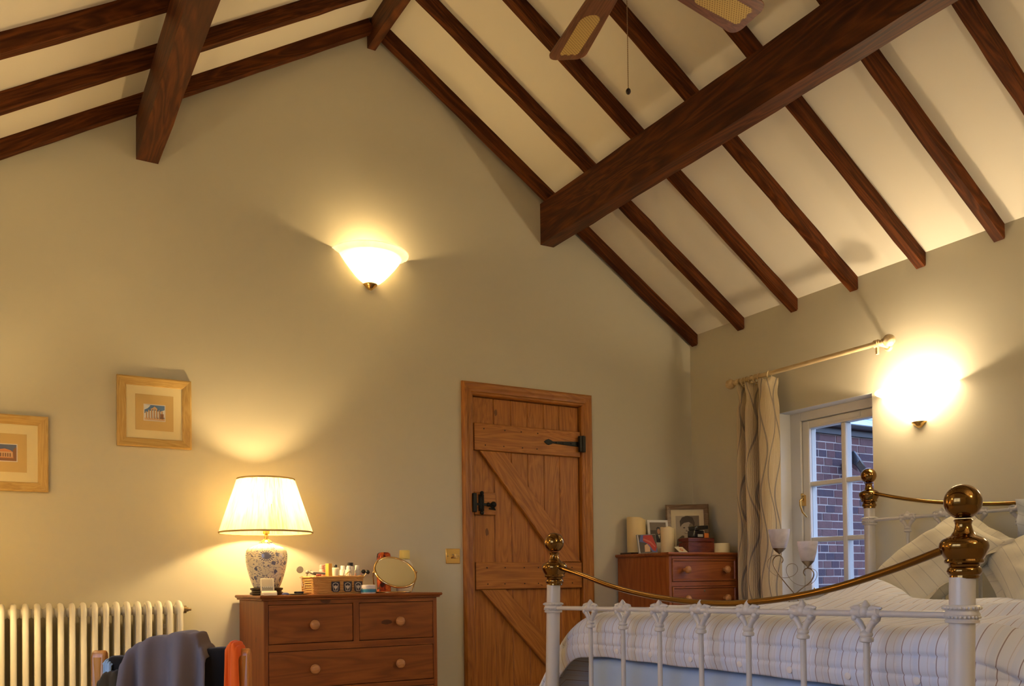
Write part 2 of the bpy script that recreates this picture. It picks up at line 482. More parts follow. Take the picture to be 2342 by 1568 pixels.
# ------------------------------------------------------------------ plank door
dr = struct(thing('door_1', 'oak ledged and braced plank door with black iron latch', 'door', (2.749, D, 0)))
d0 = lambda x: x - 2.749
plank = [2.368, 2.520, 2.637, 2.753, 2.869, 2.983, 3.130]
YL = 0.024     # planks sit back from the wall face
for i in range(6):
    a, b = d0(plank[i]) + (0.003 if i == 0 else 0), d0(plank[i + 1]) - (0.003 if i == 5 else 0)
    g = 0.005
    MB().prism([(a, YL + g), (a + g, YL), (b - g, YL), (b, YL + g), (b, YL + 0.03), (a, YL + 0.03)], 'z', 0.008, 1.975).build('plank', MAT['oak_z'], dr)
MB().box(d0(2.358), d0(3.140), YL + .0305, YL + .05, 0, 1.990).build('light_stop_board', MAT['oak_z'], dr)  # unseen board added behind the planks to stop outside light at the gap
for z0, z1 in ((1.664, 1.822), (0.854, 1.012), (0.12, 0.28)):
    MB().box(d0(2.376), d0(3.122), YL - 0.026, YL - 0.0005, z0, z1).build('ledge', MAT['oak_x'], dr, bevel=0.004)
def brace(z1, z0):
    # parallelogram in its own frame so that the grain follows its length
    a0, a1 = Vector((2.413, z1)), Vector((2.575, z1)); b0, b1 = Vector((2.955, z0)), Vector((3.117, z0))
    dvec = (b0 - a0).normalized(); nv = Vector((dvec.y, -dvec.x))
    q = [((p - a0).dot(dvec), (p - a0).dot(nv)) for p in (a0, b0, b1, a1)]
    o = MB().prism(q, 'z', 0, 0.025).build('brace', MAT['oak_x'], dr, bevel=0.004)
    X = Vector((dvec.x, 0, dvec.y)); Y = Vector((nv.x, 0, nv.y)); Z = X.cross(Y)
    sg = -1 if Z.y > 0 else 1
    o.matrix_local = Matrix(((X.x, Y.x, Z.x, d0(a0.x)), (X.y, Y.y, Z.y, YL - 0.0005 if Z.y < 0 else YL - 0.0255), (X.z, Y.z, Z.z, a0.y), (0, 0, 0, 1)))
brace(1.662, 1.014); brace(0.852, 0.282)
prof = [(0, -0.05), (0, 0.004), (0.006, 0.012), (0.016, 0.012), (0.020, 0.018), (0.044, 0.021), (0.052, 0.026), (0.064, 0.026), (0.075, 0.014), (0.075, 0)]
for o in frame_sides((d0(2.368), d0(3.130), 0, 1.98), prof, 0, 'architrave', MAT['oakf_z'], dr, sides='LTR'):
    if abs(o.data.vertices[0].co.x - o.data.vertices[-1].co.x) > 0.3: o.data.materials[0] = MAT['oakf_x']
MB().box(d0(2.376), d0(2.516), YL - 0.022, YL - 0.0005, 1.289, 1.420).build('latch_block', MAT['oak_x'], dr, bevel=0.003)
la = MB()
yq = YL - 0.0225
la.box(d0(2.400), d0(2.434), yq - 0.006, yq, 1.31, 1.405)
la.tube([(d0(2.417), yq - 0.012, 1.30), (d0(2.417), yq - 0.026, 1.33), (d0(2.417), yq - 0.026, 1.38), (d0(2.417), yq - 0.012, 1.41)], [.008, .006, .006, .009], 8)
la.sphere((d0(2.417), yq - 0.012, 1.413), 0.012, 10); la.sphere((d0(2.417), yq - 0.012, 1.298), 0.012, 10)
latch = la.build('latch', MAT['iron'], dr, smooth=40)
lb = MB()
lb.box(d0(2.371), d0(2.505), yq - 0.009, yq - 0.003, 1.342, 1.355)
lb.sphere((d0(2.496), yq - 0.006, 1.349), 0.018, 12); lb.sphere((d0(2.462), yq - 0.006, 1.349), 0.012, 10)
lb.tube([(d0(2.470), yq - 0.012, 1.345), (d0(2.476), yq - 0.03, 1.33), (d0(2.49), yq - 0.036, 1.318), (d0(2.452), yq - 0.03, 1.322)], [.006, .007, .006, .004], 8)
lb.build('latch_bar', MAT['iron'], latch, smooth=40)
MB().box(d0(2.350), d0(2.375), -0.03, -0.012, 1.30, 1.41).build('latch_keeper', MAT['iron'], dr, bevel=0.004)
for zc in (1.743, 0.2):
    h = MB(); yh = YL - 0.0265
    h.prism([(d0(3.105), zc - .016), (d0(2.915), zc - .006), (d0(2.905), zc - .012), (d0(2.885), zc - .019), (d0(2.868), zc - .012), (d0(2.852), zc), (d0(2.868), zc + .012), (d0(2.885), zc + .019), (d0(2.905), zc + .012), (d0(2.915), zc + .006), (d0(3.105), zc + .016)], 'y', yh - 0.005, yh)
    hg = h.build('strap_hinge', MAT['iron'], dr, bevel=0.0015)
    MB().box(d0(3.098), d0(3.142), -0.034, -0.0125, zc - .05, zc + .05).build('hinge_plate', MAT['iron'], hg, bevel=0.003)
    k = MB()
    k.tube([(d0(3.12), -0.036, zc - .05), (d0(3.12), -0.036, zc + .05)], 0.007, 10)
    k.build('hinge_pin', MAT['iron'], hg, smooth=40)
    for q in (2.94, 2.99, 3.05, 3.09):
        MB().sphere((d0(q), yh - 0.005, zc), 0.0045, 8).build('rivet', MAT['iron'], hg, smooth=60)
nl = [(plank[i] + plank[i + 1]) / 2 for i in range(6)]
for i, x in enumerate(nl):
    for z in (1.695, 1.79, 0.885, 0.98):
        if i == 4 and z > 1.5 or i == 5 and z > 1.5: continue
        MB().sphere((d0(x) + .01 * math.sin(i * 3 + z * 9), YL - 0.0258, z), 0.004, 6, sz=1).build('nail_head', MAT['iron'], dr)
# skirting along the gable and the window wall
struct(MB().box(XL, 2.292, D - 0.018, D, 0, 0.14).build('baseboard_back', MAT['white_gloss'], bevel=0.004))
struct(MB().box(XR - 0.018, XR, YN, D, 0, 0.14).build('baseboard_right', MAT['white_gloss'], bevel=0.004))

# ------------------------------------------------------------------ window in the window wall
XF = 4.132
wn = struct(thing('window_1', 'white painted casement window with small panes and brass fittings', 'window', (XF, 3.36, WZ0)))
def W(x): return x - XF
def WYY(y): return y - 3.36
def WZ(z): return z - WZ0
fy0, fy1 = 2.985, WY1
bxs = [('frame', (W(XF), W(XF + .07), WYY(3.604), WYY(fy1), 0, WZ(WZ1))), ('frame', (W(XF), W(XF + .07), WYY(fy0), WYY(3.02), 0, WZ(WZ1))),
       ('frame', (W(XF), W(XF + .07), WYY(3.02), WYY(3.604), WZ(1.832), WZ(WZ1))), ('frame', (W(XF), W(XF + .07), WYY(3.02), WYY(3.604), 0, 0.03))]
for nm, b in bxs: MB().box(*b).build(nm, MAT['window_paint'], wn, bevel=0.004)
sash = bpy.data.objects.new('sash', None); COL.objects.link(sash); sash.parent = wn; sash.location = (0.012, 0, 0)
sb = [('stile', (0, .064, WYY(3.552), WYY(3.602), 0.032, WZ(1.830))), ('stile', (0, .064, WYY(3.022), WYY(3.072), 0.032, WZ(1.830))),
      ('rail', (0, .064, WYY(3.072), WYY(3.552), WZ(1.782), WZ(1.830))), ('rail', (0, .064, WYY(3.072), WYY(3.552), 0.032, WZ(.822))),
      ('glazing_bar', (0.004, .060, WYY(3.298), WYY(3.328), WZ(.822), WZ(1.782))), ('glazing_bar', (0.006, .058, WYY(3.072), WYY(3.552), WZ(1.437), WZ(1.466))), ('glazing_bar', (0.006, .058, WYY(3.072), WYY(3.552), WZ(1.107), WZ(1.136)))]
for nm, b in sb: MB().box(*b).build(nm, MAT['window_paint'], sash, bevel=0.006)
for ya, yb in ((3.072, 3.298), (3.328, 3.552)):
    for za, zb in ((.822, 1.107), (1.136, 1.437), (1.466, 1.782)):
        MB().box(0.022, 0.026, WYY(ya), WYY(yb), WZ(za), WZ(zb)).build('pane', MAT['pane_glass'], sash)
MB().box(-0.004, 0.0, WYY(3.19), WYY(3.46), WZ(1.795), WZ(1.822)).build('vent_cover', MAT['window_paint'], sash, bevel=0.001)
def win_handle(z, y):
    h = MB()
    h.box(-.018, 0, WYY(y) - .011, WYY(y) + .011, WZ(z) - .02, WZ(z) + .045)
    h.tube([(-.02, WYY(y), WZ(z) + .02), (-.035, WYY(y) + .004, WZ(z) + .012), (-.042, WYY(y) - .004, WZ(z) - .02), (-.045, WYY(y) - .022, WZ(z) - .06), (-.045, WYY(y) - .055, WZ(z) - .092)], [.007, .006, .0055, .0055, .004], 10)
    h.sphere((-.018, WYY(y), WZ(z) + .045), .011, 10)
    h.build('window_handle', MAT['brass'], sash, smooth=40)
win_handle(1.345, 3.592)
sty = MB()
sty.tube([(-.014, WYY(3.50), WZ(.812)), (-.016, WYY(3.42), WZ(.80)), (-.016, WYY(3.16), WZ(.80))], .005, 8)
sty.tube([(-.014, WYY(3.52), WZ(.835)), (-.03, WYY(3.49), WZ(.812)), (-.034, WYY(3.455), WZ(.805))], [.006, .006, .003], 8)
sty.box(-.012, 0, WYY(3.42), WYY(3.44), WZ(.77), WZ(.82))
sty.build('casement_stay', MAT['brass'], sash, smooth=40)
m = MB()
m.hexa([(0 - .093, WYY(WY1), 0), (0, WYY(WY1), 0), (0, WYY(WY1), WZ(WZ1)), (-.093, WYY(WY1), WZ(WZ1))], [(-.093, WYY(WY1) + .004, 0), (0, WYY(WY1) + .004, 0), (0, WYY(WY1) + .004, WZ(WZ1)), (-.093, WYY(WY1) + .004, WZ(WZ1))])
MB().box(-.11, 0.0, WYY(WY0) + .001, WYY(WY1) - .001, -0.03, 0.0).build('window_sill', MAT['window_paint'], wn, bevel=0.005)
for o_, b in (('reveal', (-.0925, 0, WYY(WY1) - .003, WYY(WY1), 0, WZ(WZ1))), ('reveal', (-.0925, 0, WYY(WY0), WYY(WY0) + .003, 0, WZ(WZ1))), ('reveal', (-.0925, 0, WYY(WY0), WYY(WY1), WZ(WZ1) - .003, WZ(WZ1)))):
    MB().box(*b).build(o_, MAT['reveal'], wn)

# ------------------------------------------------------------------ brick wing outside
def brick_mat(name, a, b):
    m, t, bs = new_mat(name)
    v = coords(t, 'Object', (1, 1, 1), True)
    oi = t.nodes.new('ShaderNodeObjectInfo')
    base = ramp(t, oi.outputs['Random'], [(0, a), (0.3, b), (0.55, (0.15, 0.060, 0.058)), (0.75, (0.075, 0.05, 0.065)), (1, (0.045, 0.042, 0.065))])
    L(t, mixc(t, mth(t, 'MULTIPLY', noi(t, v, 22, 4), 0.9), base, (0.10, 0.05, 0.05), 'MIX'), bs.inputs['Base Color'])
    bs.inputs['Roughness'].default_value = 0.9
    bump(t, bs, noi(t, v, 60, 4), 0.6, 0.006)
    return m
brick_mat('brick', (0.16, 0.085, 0.085), (0.20, 0.09, 0.075))
plain('mortar', (0.46, 0.37, 0.33), 0.95, bumps=0.5, bscale=120)
plain('slate', (0.42, 0.49, 0.54), 0.35, var=0.15)
plain('gutter', (0.02, 0.02, 0.025), 0.4)
BY = 5.6
bw = tag(MB().box(4.75, 10.6, BY + 0.005, BY + 0.3, -0.2, 2.34).build('brick_building', MAT['mortar']), 'dark red brick building wall seen through the window panes', 'building')
st = MB().box(0, 0.215, 0, 0.04, 0, 0.0625).build('brick', MAT['brick'], bw, bevel=0)
hd = MB().box(0, 0.1025, 0, 0.04, 0, 0.0625).build('brick', MAT['brick'], bw)
first = {id(st): True, id(hd): True}
nb = 0
rest = MB()
for row in range(32):
    z = 2.25 - row * 0.075 - 0.065
    x = 4.76 + (0.06 if row % 2 else 0.0) + 0.02 * math.sin(row * 2.1)
    k = row % 3
    while x < 10.38:
        src = hd if (row % 4 == 1 or (row % 2 == 0 and k % 2) or k % 5 == 4) else st
        w_ = 0.215 if src is st else 0.1025
        if row < 24 and 6.32 < x < 8.1 and nb < 298:
            if first[id(src)]: o = src; first[id(src)] = False
            else: o = src.copy(); COL.objects.link(o)
            o.location = (x, BY + 0.003 * math.sin(x * 17 + row), z + 0.0015 * math.sin(x * 5))
            nb += 1
        else:
            rest.box(x, x + w_, BY, BY + .04, z, z + .0625)
        x += w_ + 0.0115
        k += 1
o = rest.build('brick_courses', MAT['brick'], bw); o['kind'] = 'stuff'
MB().box(4.75, 10.6, BY - 0.03, BY + 0.02, 2.255, 2.335).build('soffit_board', MAT['gutter'], bw)
g_ = MB()
for k in range(9):
    a = PI * k / 8
pg = [(BY - 0.075 + 0.035 * math.cos(PI + PI * k / 10), 2.345 + 0.035 * math.sin(PI + PI * k / 10)) for k in range(11)] + [(BY - 0.075 + 0.031 * math.cos(2 * PI - PI * k / 10), 2.345 + 0.031 * math.sin(2 * PI - PI * k / 10)) for k in range(11)]
g_.prism(pg, 'x', 4.75, 10.6)
g_.build('gutter', MAT['gutter'], bw, smooth=40)
sl = MB().box(-0.245, 0.245, 0, 0.34, 0, 0.012).build('slate', MAT['slate'], bw)
fs_ = True
for r_ in range(8):
    for c_ in range(10):
        if fs_: o = sl; fs_ = False
        else: o = sl.copy(); COL.objects.link(o)
        o.rotation_euler = (0.5, 0, 0)
        o.location = (5.2 + c_ * 0.5 + (0.25 if r_ % 2 else 0), BY - 0.07 + r_ * 0.24 * math.cos(0.53), 2.352 + r_ * 0.24 * math.sin(0.53))
# flood light on the brick wall
p = at(1950, 1064, y=BY - 0.12)
fl = thing('flood_light', 'black outdoor flood light fixed to the brick wall', 'light', (p.x, BY - .012, p.z), (0, 0, 0))
MB().box(-.03, .03, -.012, 0.0, -.03, .03).build('wall_plate', MAT['black'], fl, bevel=.004)
MB().tube([(0, -.01, 0), (0, -.05, -.01), (0, -.09, .02)], .012, 8).build('arm', MAT['black'], fl, smooth=40)
R_ = Matrix.Translation((0, -.13, 0.02)) @ Matrix.Rotation(math.radians(-35), 4, 'X') @ Matrix.Rotation(math.radians(28), 4, 'Z') @ Matrix.Scale(1.2, 4)
h_ = MB(); h_.hexa([(-.10, -.05, -.05), (.10, -.05, -.05), (.10, .0, -.075), (-.10, 0, -.075)], [(-.10, -.05, .05), (.10, -.05, .05), (.08, .05, .05), (-.08, .05, .05)], R_)
fh = h_.build('lamp_housing', MAT['black_gloss'], fl, bevel=.008)
MB().box(-.085, .085, -.054, -.050, -.04, .04, R_).build('lens', MAT['t_greytone'], fh)
plain('paving', (0.30, 0.28, 0.26), 0.9)
struct(MB().box(XR + TH + .02, 14, 0.5, 12, -0.6, -0.3).build('ground', MAT['paving']))
# ------------------------------------------------------------------ lamps
def translucent(name, col, tfac, emis=0.0, ecol=(1, .85, .6), streak=0):
    m, t, b = new_mat(name)
    t.nodes.remove(b); out = t.nodes['Material Output']
    di = t.nodes.new('ShaderNodeBsdfDiffuse'); tr = t.nodes.new('ShaderNodeBsdfTranslucent')
    mx = t.nodes.new('ShaderNodeMixShader'); mx.inputs[0].default_value = tfac
    for n in (di, tr): n.inputs[0].default_value = (*col, 1)
    if streak == 1:      # gathered silk: irregular vertical pleats
        uv = coords(t, 'UV', (1, 0.02, 1))
        f = noi(t, uv, 130, 3, 0.6)
        g = noi(t, uv, 14, 2, 0.5)
        c = ramp(t, mth(t, 'ADD', mth(t, 'MULTIPLY', f, .6), mth(t, 'MULTIPLY', g, .5)), [(0.40, tuple(q * .36 for q in col)), (0.66, col)])
        L(t, c, di.inputs[0]); L(t, c, tr.inputs[0])
    if streak == 2:      # swirled alabaster glass
        v = coords(t, 'Object', (1, 1, 2.2))
        f = noi(t, v, 7, 4, 0.6, 1.5)
        c = ramp(t, f, [(0.3, tuple(q * .78 for q in col)), (0.6, col)])
        L(t, c, di.inputs[0]); L(t, c, tr.inputs[0])
    L(t, di.outputs[0], mx.inputs[1]); L(t, tr.outputs[0], mx.inputs[2])
    last = mx.outputs[0]
    gl = t.nodes.new('ShaderNodeBsdfGlossy'); gl.inputs['Roughness'].default_value = 0.25
    if streak == 2:
        m2 = t.nodes.new('ShaderNodeMixShader'); m2.inputs[0].default_value = 0.05
        L(t, last, m2.inputs[1]); L(t, gl.outputs[0], m2.inputs[2]); last = m2.outputs[0]
    if emis:
        em = t.nodes.new('ShaderNodeEmission'); em.inputs[0].default_value = (*ecol, 1); em.inputs[1].default_value = emis
        ad = t.nodes.new('ShaderNodeAddShader'); L(t, last, ad.inputs[0]); L(t, em.outputs[0], ad.inputs[1]); last = ad.outputs[0]
    L(t, last, out.inputs[0])
    return m
translucent('alabaster', (0.92, 0.86, 0.70), 0.6, SCONCE_EM, (1, .82, .52), 2)
translucent('alabaster_bright', (0.92, 0.86, 0.70), 0.6, SC_EM2, (1, .80, .52), 2)
translucent('alabaster_fill', (0.92, 0.86, 0.70), 0.6, SC_EM3, (1, .78, .48), 2)  # glass of the added sconce behind the camera, glowing strongly as fill
translucent('lamp_silk', (0.95, 0.80, 0.50), 0.5, SHADE_EM, (1, .74, .36), 1)
translucent('frosted', (0.86, 0.80, 0.78), 0.5, 0, streak=2)

def sconce(loc, rz, label, power, glass='alabaster_bright', color=SOFT):
    r = thing('wall_sconce', label, 'wall light', loc, (0, 0, rz), 'alabaster wall sconces')
    # local: wall at y=0, the bowl bulges to -y, rim at z=0
    prof = [(.036, -.164), (.056, -.154), (.086, -.128), (.114, -.098), (.140, -.068), (.160, -.042), (.170, -.027), (.1735, -.022), (.178, -.020), (.196, -.011), (.210, 0.0)]
    m = MB()
    m.lathe(prof, 48, None, False, False, PI, 2 * PI, 1, 0.95)
    sh = m.build('bowl_shade', MAT[glass], r, smooth=60)
    rim = MB().tube([(.210 * math.cos(PI + PI * k / 36), .1995 * math.sin(PI + PI * k / 36), 0) for k in range(37)], .0032, 6)
    rim.build('rim', MAT[glass], sh, smooth=60)
    c = MB()
    c.lathe([(.001, -.196), (.012, -.193), (.022, -.184), (.031, -.175), (.038, -.170), (.040, -.165), (.034, -.161)], 24, None, True, True, PI, 2 * PI, 1, 1)
    c.build('finial_cup', MAT['brass'], r, smooth=40)
    MB().box(-.05, .05, -.012, -.0005, -.15, -.05).build('back_plate', MAT['brass'], r, bevel=.003)
    lamp_light('sconce_light', r, (0, -.085, -.058), power, 0.022, color)
    return r
pz = at(757, 562, y=D).z
sconce((1.746, D, 2.686), 0, 'alabaster uplighter sconce on the gable wall above the lamp', SC_P, 'alabaster', WARM)
sconce((XR, 2.757, 1.848), -PI / 2, 'glowing alabaster uplighter sconce on the wall beside the window', SC_P2)
sconce((XR, 1.42, 1.858), -PI / 2, 'added unseen alabaster fill sconce on the window wall beyond the bed', SC_P2)  # added out of frame for fill, mirrored across the bed
sconce((XL, 2.9, 1.95), PI / 2, 'added unseen alabaster fill sconce on the wall opposite the window', SC_P3, 'alabaster_bright', WARM)  # unseen lamp added to lift the general light of the room
sconce((1.748, YN, 2.5), PI, 'added unseen alabaster fill sconce on the gable behind the bed foot', SC_P4, 'alabaster_fill')  # added behind the camera as the main fill source

def vase_mat():
    m, t, b = new_mat('vase_glaze')
    uv = coords(t, 'UV', (1, 1, 1))
    sp = t.nodes.new('ShaderNodeSeparateXYZ'); L(t, uv, sp.inputs[0])
    U, Vv = sp.outputs[0], sp.outputs[1]
    cmb = t.nodes.new('ShaderNodeCombineXYZ'); L(t, mth(t, 'MULTIPLY', U, 0.55), cmb.inputs[0]); L(t, Vv, cmb.inputs[1])
    v = cmb.outputs[0]
    f1 = noi(t, v, 34, 3, 0.5, 1.2)
    band = mth(t, 'LESS_THAN', mth(t, 'ABSOLUTE', mth(t, 'SUBTRACT', f1, 0.5)), 0.022)
    vo = t.nodes.new('ShaderNodeTexVoronoi'); vo.inputs['Scale'].default_value = 26; L(t, v, vo.inputs['Vector'])
    leaf = mth(t, 'LESS_THAN', mth(t, 'ADD', vo.outputs['Distance'], mth(t, 'MULTIPLY', noi(t, v, 70, 2), 0.5)), 0.50)
    pat = mth(t, 'MAXIMUM', band, leaf)
    # sunflower-like blossoms round the belly
    fu = mth(t, 'MULTIPLY', mth(t, 'SUBTRACT', mth(t, 'FRACT', mth(t, 'ADD', mth(t, 'MULTIPLY', U, 4.0), 0.5)), 0.5), 0.55 / 4)
    fvv = mth(t, 'SUBTRACT', Vv, 0.148)
    rr = mth(t, 'SQRT', mth(t, 'ADD', mth(t, 'MULTIPLY', fu, fu), mth(t, 'MULTIPLY', mth(t, 'MULTIPLY', fvv, fvv), 1.6)))
    an = mth(t, 'ARCTAN2', fvv, fu)
    pet = mth(t, 'GREATER_THAN', mth(t, 'SINE', mth(t, 'MULTIPLY', an, 18)), 0.0)
    disc = mth(t, 'LESS_THAN', rr, 0.020)
    rays = mth(t, 'MULTIPLY', pet, mth(t, 'LESS_THAN', rr, 0.034))
    clear = mth(t, 'GREATER_THAN', rr, 0.040)
    pat = mth(t, 'MAXIMUM', mth(t, 'MULTIPLY', pat, clear), mth(t, 'MAXIMUM', disc, rays))
    L(t, mixc(t, mth(t, 'MULTIPLY', pat, 0.85), (0.80, 0.74, 0.60), (0.035, 0.055, 0.20)), b.inputs['Base Color'])
    b.inputs['Roughness'].default_value = 0.12; b.inputs['Coat Weight'].default_value = 0.5
vase_mat()
def table_lamp(loc, label, power, vase='vase_glaze'):
    r = thing('table_lamp', label, 'table lamp', loc)
    MB().lathe([(.062, 0), (.078, .004), (.078, .012), (.070, .016), (.070, .022), (.076, .026), (.076, .034), (.060, .037)], 28).build('stand', MAT['dark_wood'], r, smooth=35)
    m = MB()
    pr = [(.060, .037), (.067, .050), (.079, .085), (.090, .125), (.0965, .160), (.098, .190), (.094, .210), (.083, .225), (.064, .234), (.045, .238), (.034, .246), (.034, .252)]
    n = 40
    vs, uvs, fs = [], [], []
    for rr, z in pr:
        for i in range(n + 1):
            a = -PI - .256 + 2 * PI * i / n
            vs.append((rr * math.cos(a), rr * math.sin(a), z)); uvs.append((i / n, z - .037))
    for j in range(len(pr) - 1):
        for i in range(n): fs.append((j * (n + 1) + i, j * (n + 1) + i + 1, (j + 1) * (n + 1) + i + 1, (j + 1) * (n + 1) + i))
    m.add(vs, fs, None, uvs)
    m.build('vase', MAT[vase], r, smooth=60)
    MB().lathe([(.030, .250), (.020, .262), (.009, .268), (.009, .288), (.016, .292), (.017, .318), (.010, .322)], 20).build('bulb_holder', MAT['brass'], r, smooth=35)
    z0, z1, r0, r1 = .298, .552, .216, .132
    m = MB()
    npl = 120
    vs, uvs, fs = [], [], []
    for j in range(9):
        f = j / 8
        for i in range(npl * 2 + 1):
            a = 2 * PI * i / (npl * 2)
            rr = r0 + (r1 - r0) * f + (0.0013 if i % 2 else -0.0013) + 0.0012 * math.sin(a * 17)
            vs.append((rr * math.cos(a), rr * math.sin(a), z0 + (z1 - z0) * f)); uvs.append((i / (npl * 2), f))
    k = npl * 2 + 1
    for j in range(8):
        for i in range(npl * 2): fs.append((j * k + i, j * k + i + 1, (j + 1) * k + i + 1, (j + 1) * k + i))
    m.add(vs, fs, None, uvs)
    sh = m.build('lamp_shade', MAT['lamp_silk'], r, smooth=70)
    for rr, z in ((r0, z0), (r1, z1)):
        MB().tube([(rr * math.cos(2 * PI * i / 48), rr * math.sin(2 * PI * i / 48), z) for i in range(48)], .0045, 8, closed=True).build('shade_trim', MAT['card_tan'], sh, smooth=60)
    sp = MB()
    for i in range(3):
        a = 2 * PI * i / 3 + .4
        sp.tube([(.02 * math.cos(a), .02 * math.sin(a), .318), ((r1 + .05) * math.cos(a), (r1 + .05) * math.sin(a), z0 + .12)], .0018, 6)
    sp.build('shade_carrier', MAT['brass'], sh, smooth=60)
    lamp_light('lamp_light', r, (0, 0, .415), power, 0.03)
    return r
TOPZ = 0.850
table_lamp((1.105, 4.19, TOPZ), 'lit table lamp with blue flowered ceramic base and pleated cream shade', LAMP_P)
# a second lamp of the kind stands out of the picture by the radiator; its glow reaches the wall
t_ = thing('lamp_table', 'small round pine table in the corner by the radiator', 'table', (-.25, 3.86, 0))
MB().lathe([(.20, .66), (.21, .668), (.21, .684), (.205, .69)], 36).build('table_top', MAT['pine_x'], t_, smooth=35)
MB().lathe([(.03, .03), (.022, .08), (.03, .2), (.02, .35), (.028, .5), (.022, .6), (.05, .66)], 18).build('pedestal', MAT['pine_z'], t_, smooth=40)
for k in range(3):
    a = 2 * PI * k / 3
    MB().tube([(0.02 * math.cos(a), .02 * math.sin(a), .10), (.1 * math.cos(a), .1 * math.sin(a), .07), (.17 * math.cos(a), .17 * math.sin(a), .014)], [.018, .015, .014], 8).build('leg', MAT['pine_z'], t_, smooth=40)
table_lamp((-.25, 3.86, .69), 'lit table lamp on the round pine table by the radiator', LAMP2_P)

# ------------------------------------------------------------------ pictures on the gable
def flat_print(name, shapes, parent, y, M=None):
    """thin layered print: [(polygon in x,z ; material)] from back to front"""
    m = MB(); mats = []
    for i, (poly, mt) in enumerate(shapes):
        if mt not in mats: mats.append(mt)
        m.cur = mats.index(mt)
        m.prism(poly, 'y', y - 0.00012 * (i + 1), y - 0.00012 * i - 0.00004, M)
    return m.build(name, [MAT[q] for q in mats], parent)
def rect(x0, x1, z0, z1): return [(x0, z0), (x1, z0), (x1, z1), (x0, z1)]
def ell(cx, cz, rx, rz, n=16, rot=0): return [(cx + rx * math.cos(2 * PI * k / n) * math.cos(rot) - rz * math.sin(2 * PI * k / n) * math.sin(rot), cz + rx * math.cos(2 * PI * k / n) * math.sin(rot) + rz * math.sin(2 * PI * k / n) * math.cos(rot)) for k in range(n)]
def wall_picture(cx, cz, half, label, shapes):
    r = thing('framed_picture', label, 'picture', (cx, D, cz))
    fw = .041
    prof = [(-fw, 0.004), (-fw, 0.014), (-fw + .006, .018), (-.022, .019), (-.006, .024), (0, .022), (0, 0.002)]
    for o in frame_sides((-half, half, -half, half), prof, 0, 'frame_moulding', MAT['frame_gilt'], r):
        if abs(o.data.vertices[0].co.x - o.data.vertices[-1].co.x) < 0.2: o.data.materials[0] = MAT['frame_gilt_z']
    MB().box(-half + .02, half - .02, -.006, -.002, -half + .02, half - .02).build('backing', MAT['card_tan'], r)
    w = half - fw
    MB().box(-w, w, -.0105, -.0062, -w, w).build('mount', MAT['mount_cream'], r)
    MB().box(-.085, .085, -.0115, -.0106, -.085, .085).build('inner_mount', MAT['card_tan'], r)
    flat_print('print', shapes, r, -.0117)
    return r
shp = [(rect(-.049, .049, -.040, .040), 't_edge'), (rect(-.045, .045, -.036, .036), 't_sky'), ([(-.045, .012), (-.03, .02), (-.018, .034), (-.045, .036)], 't_cloud'), ([(-.045, -.005), (-.02, .008), (.0, .012), (.02, .006), (.045, .016), (.045, -.02), (-.045, -.03)], 't_cloud'),
       (rect(-.045, .045, -.036, -.026), 't_stone')]
for k, hx in enumerate((.012, .02, .028, .034, .026, .022, .018)):
    x = -.040 + k * .0115
    shp.append((rect(x, x + .0065, -.03, hx - .008), 't_stone')); shp.append((rect(x + .0045, x + .0065, -.03, hx - .010), 't_stoned'))
shp.append(([(-.012, .02), (0, .03), (.012, .02), (.012, .014), (-.012, .014)], 't_stone')); shp.append((rect(.026, .04, -.028, -.004), 't_stoned'))
wall_picture((.484 + .805) / 2, .905 + (.992 + .649) / 2, .166, 'square gilt framed print of ruined columns under a blue sky', shp)
shp = [(rect(-.049, .049, -.040, .040), 't_edge'), (rect(-.045, .045, -.036, .036), 't_skyd'), ([(-.045, .0), (-.03, .006), (-.02, .014), (0, .018), (.02, .012), (.03, .004), (.045, .002), (.045, -.036), (-.045, -.036)], 't_stoner'), (rect(-.03, .03, -.02, .004), 't_stone'), (rect(-.045, .045, -.036, -.024), 't_stoned'), ([(.045, -.03), (.034, -.03), (.03, .01), (.038, .022), (.045, .026)], 't_stoned'), ([(-.045, -.03), (-.036, -.03), (-.038, .014), (-.045, .02)], 't_stoned')]
for k in range(6): shp.append((rect(-.027 + k * .009, -.022 + k * .009, -.018, -.002), 't_stoned'))
wall_picture(.195 - .169, .905 + (.763 + .421) / 2, .169, 'square gilt framed print of a glowing domed hall at night', shp)

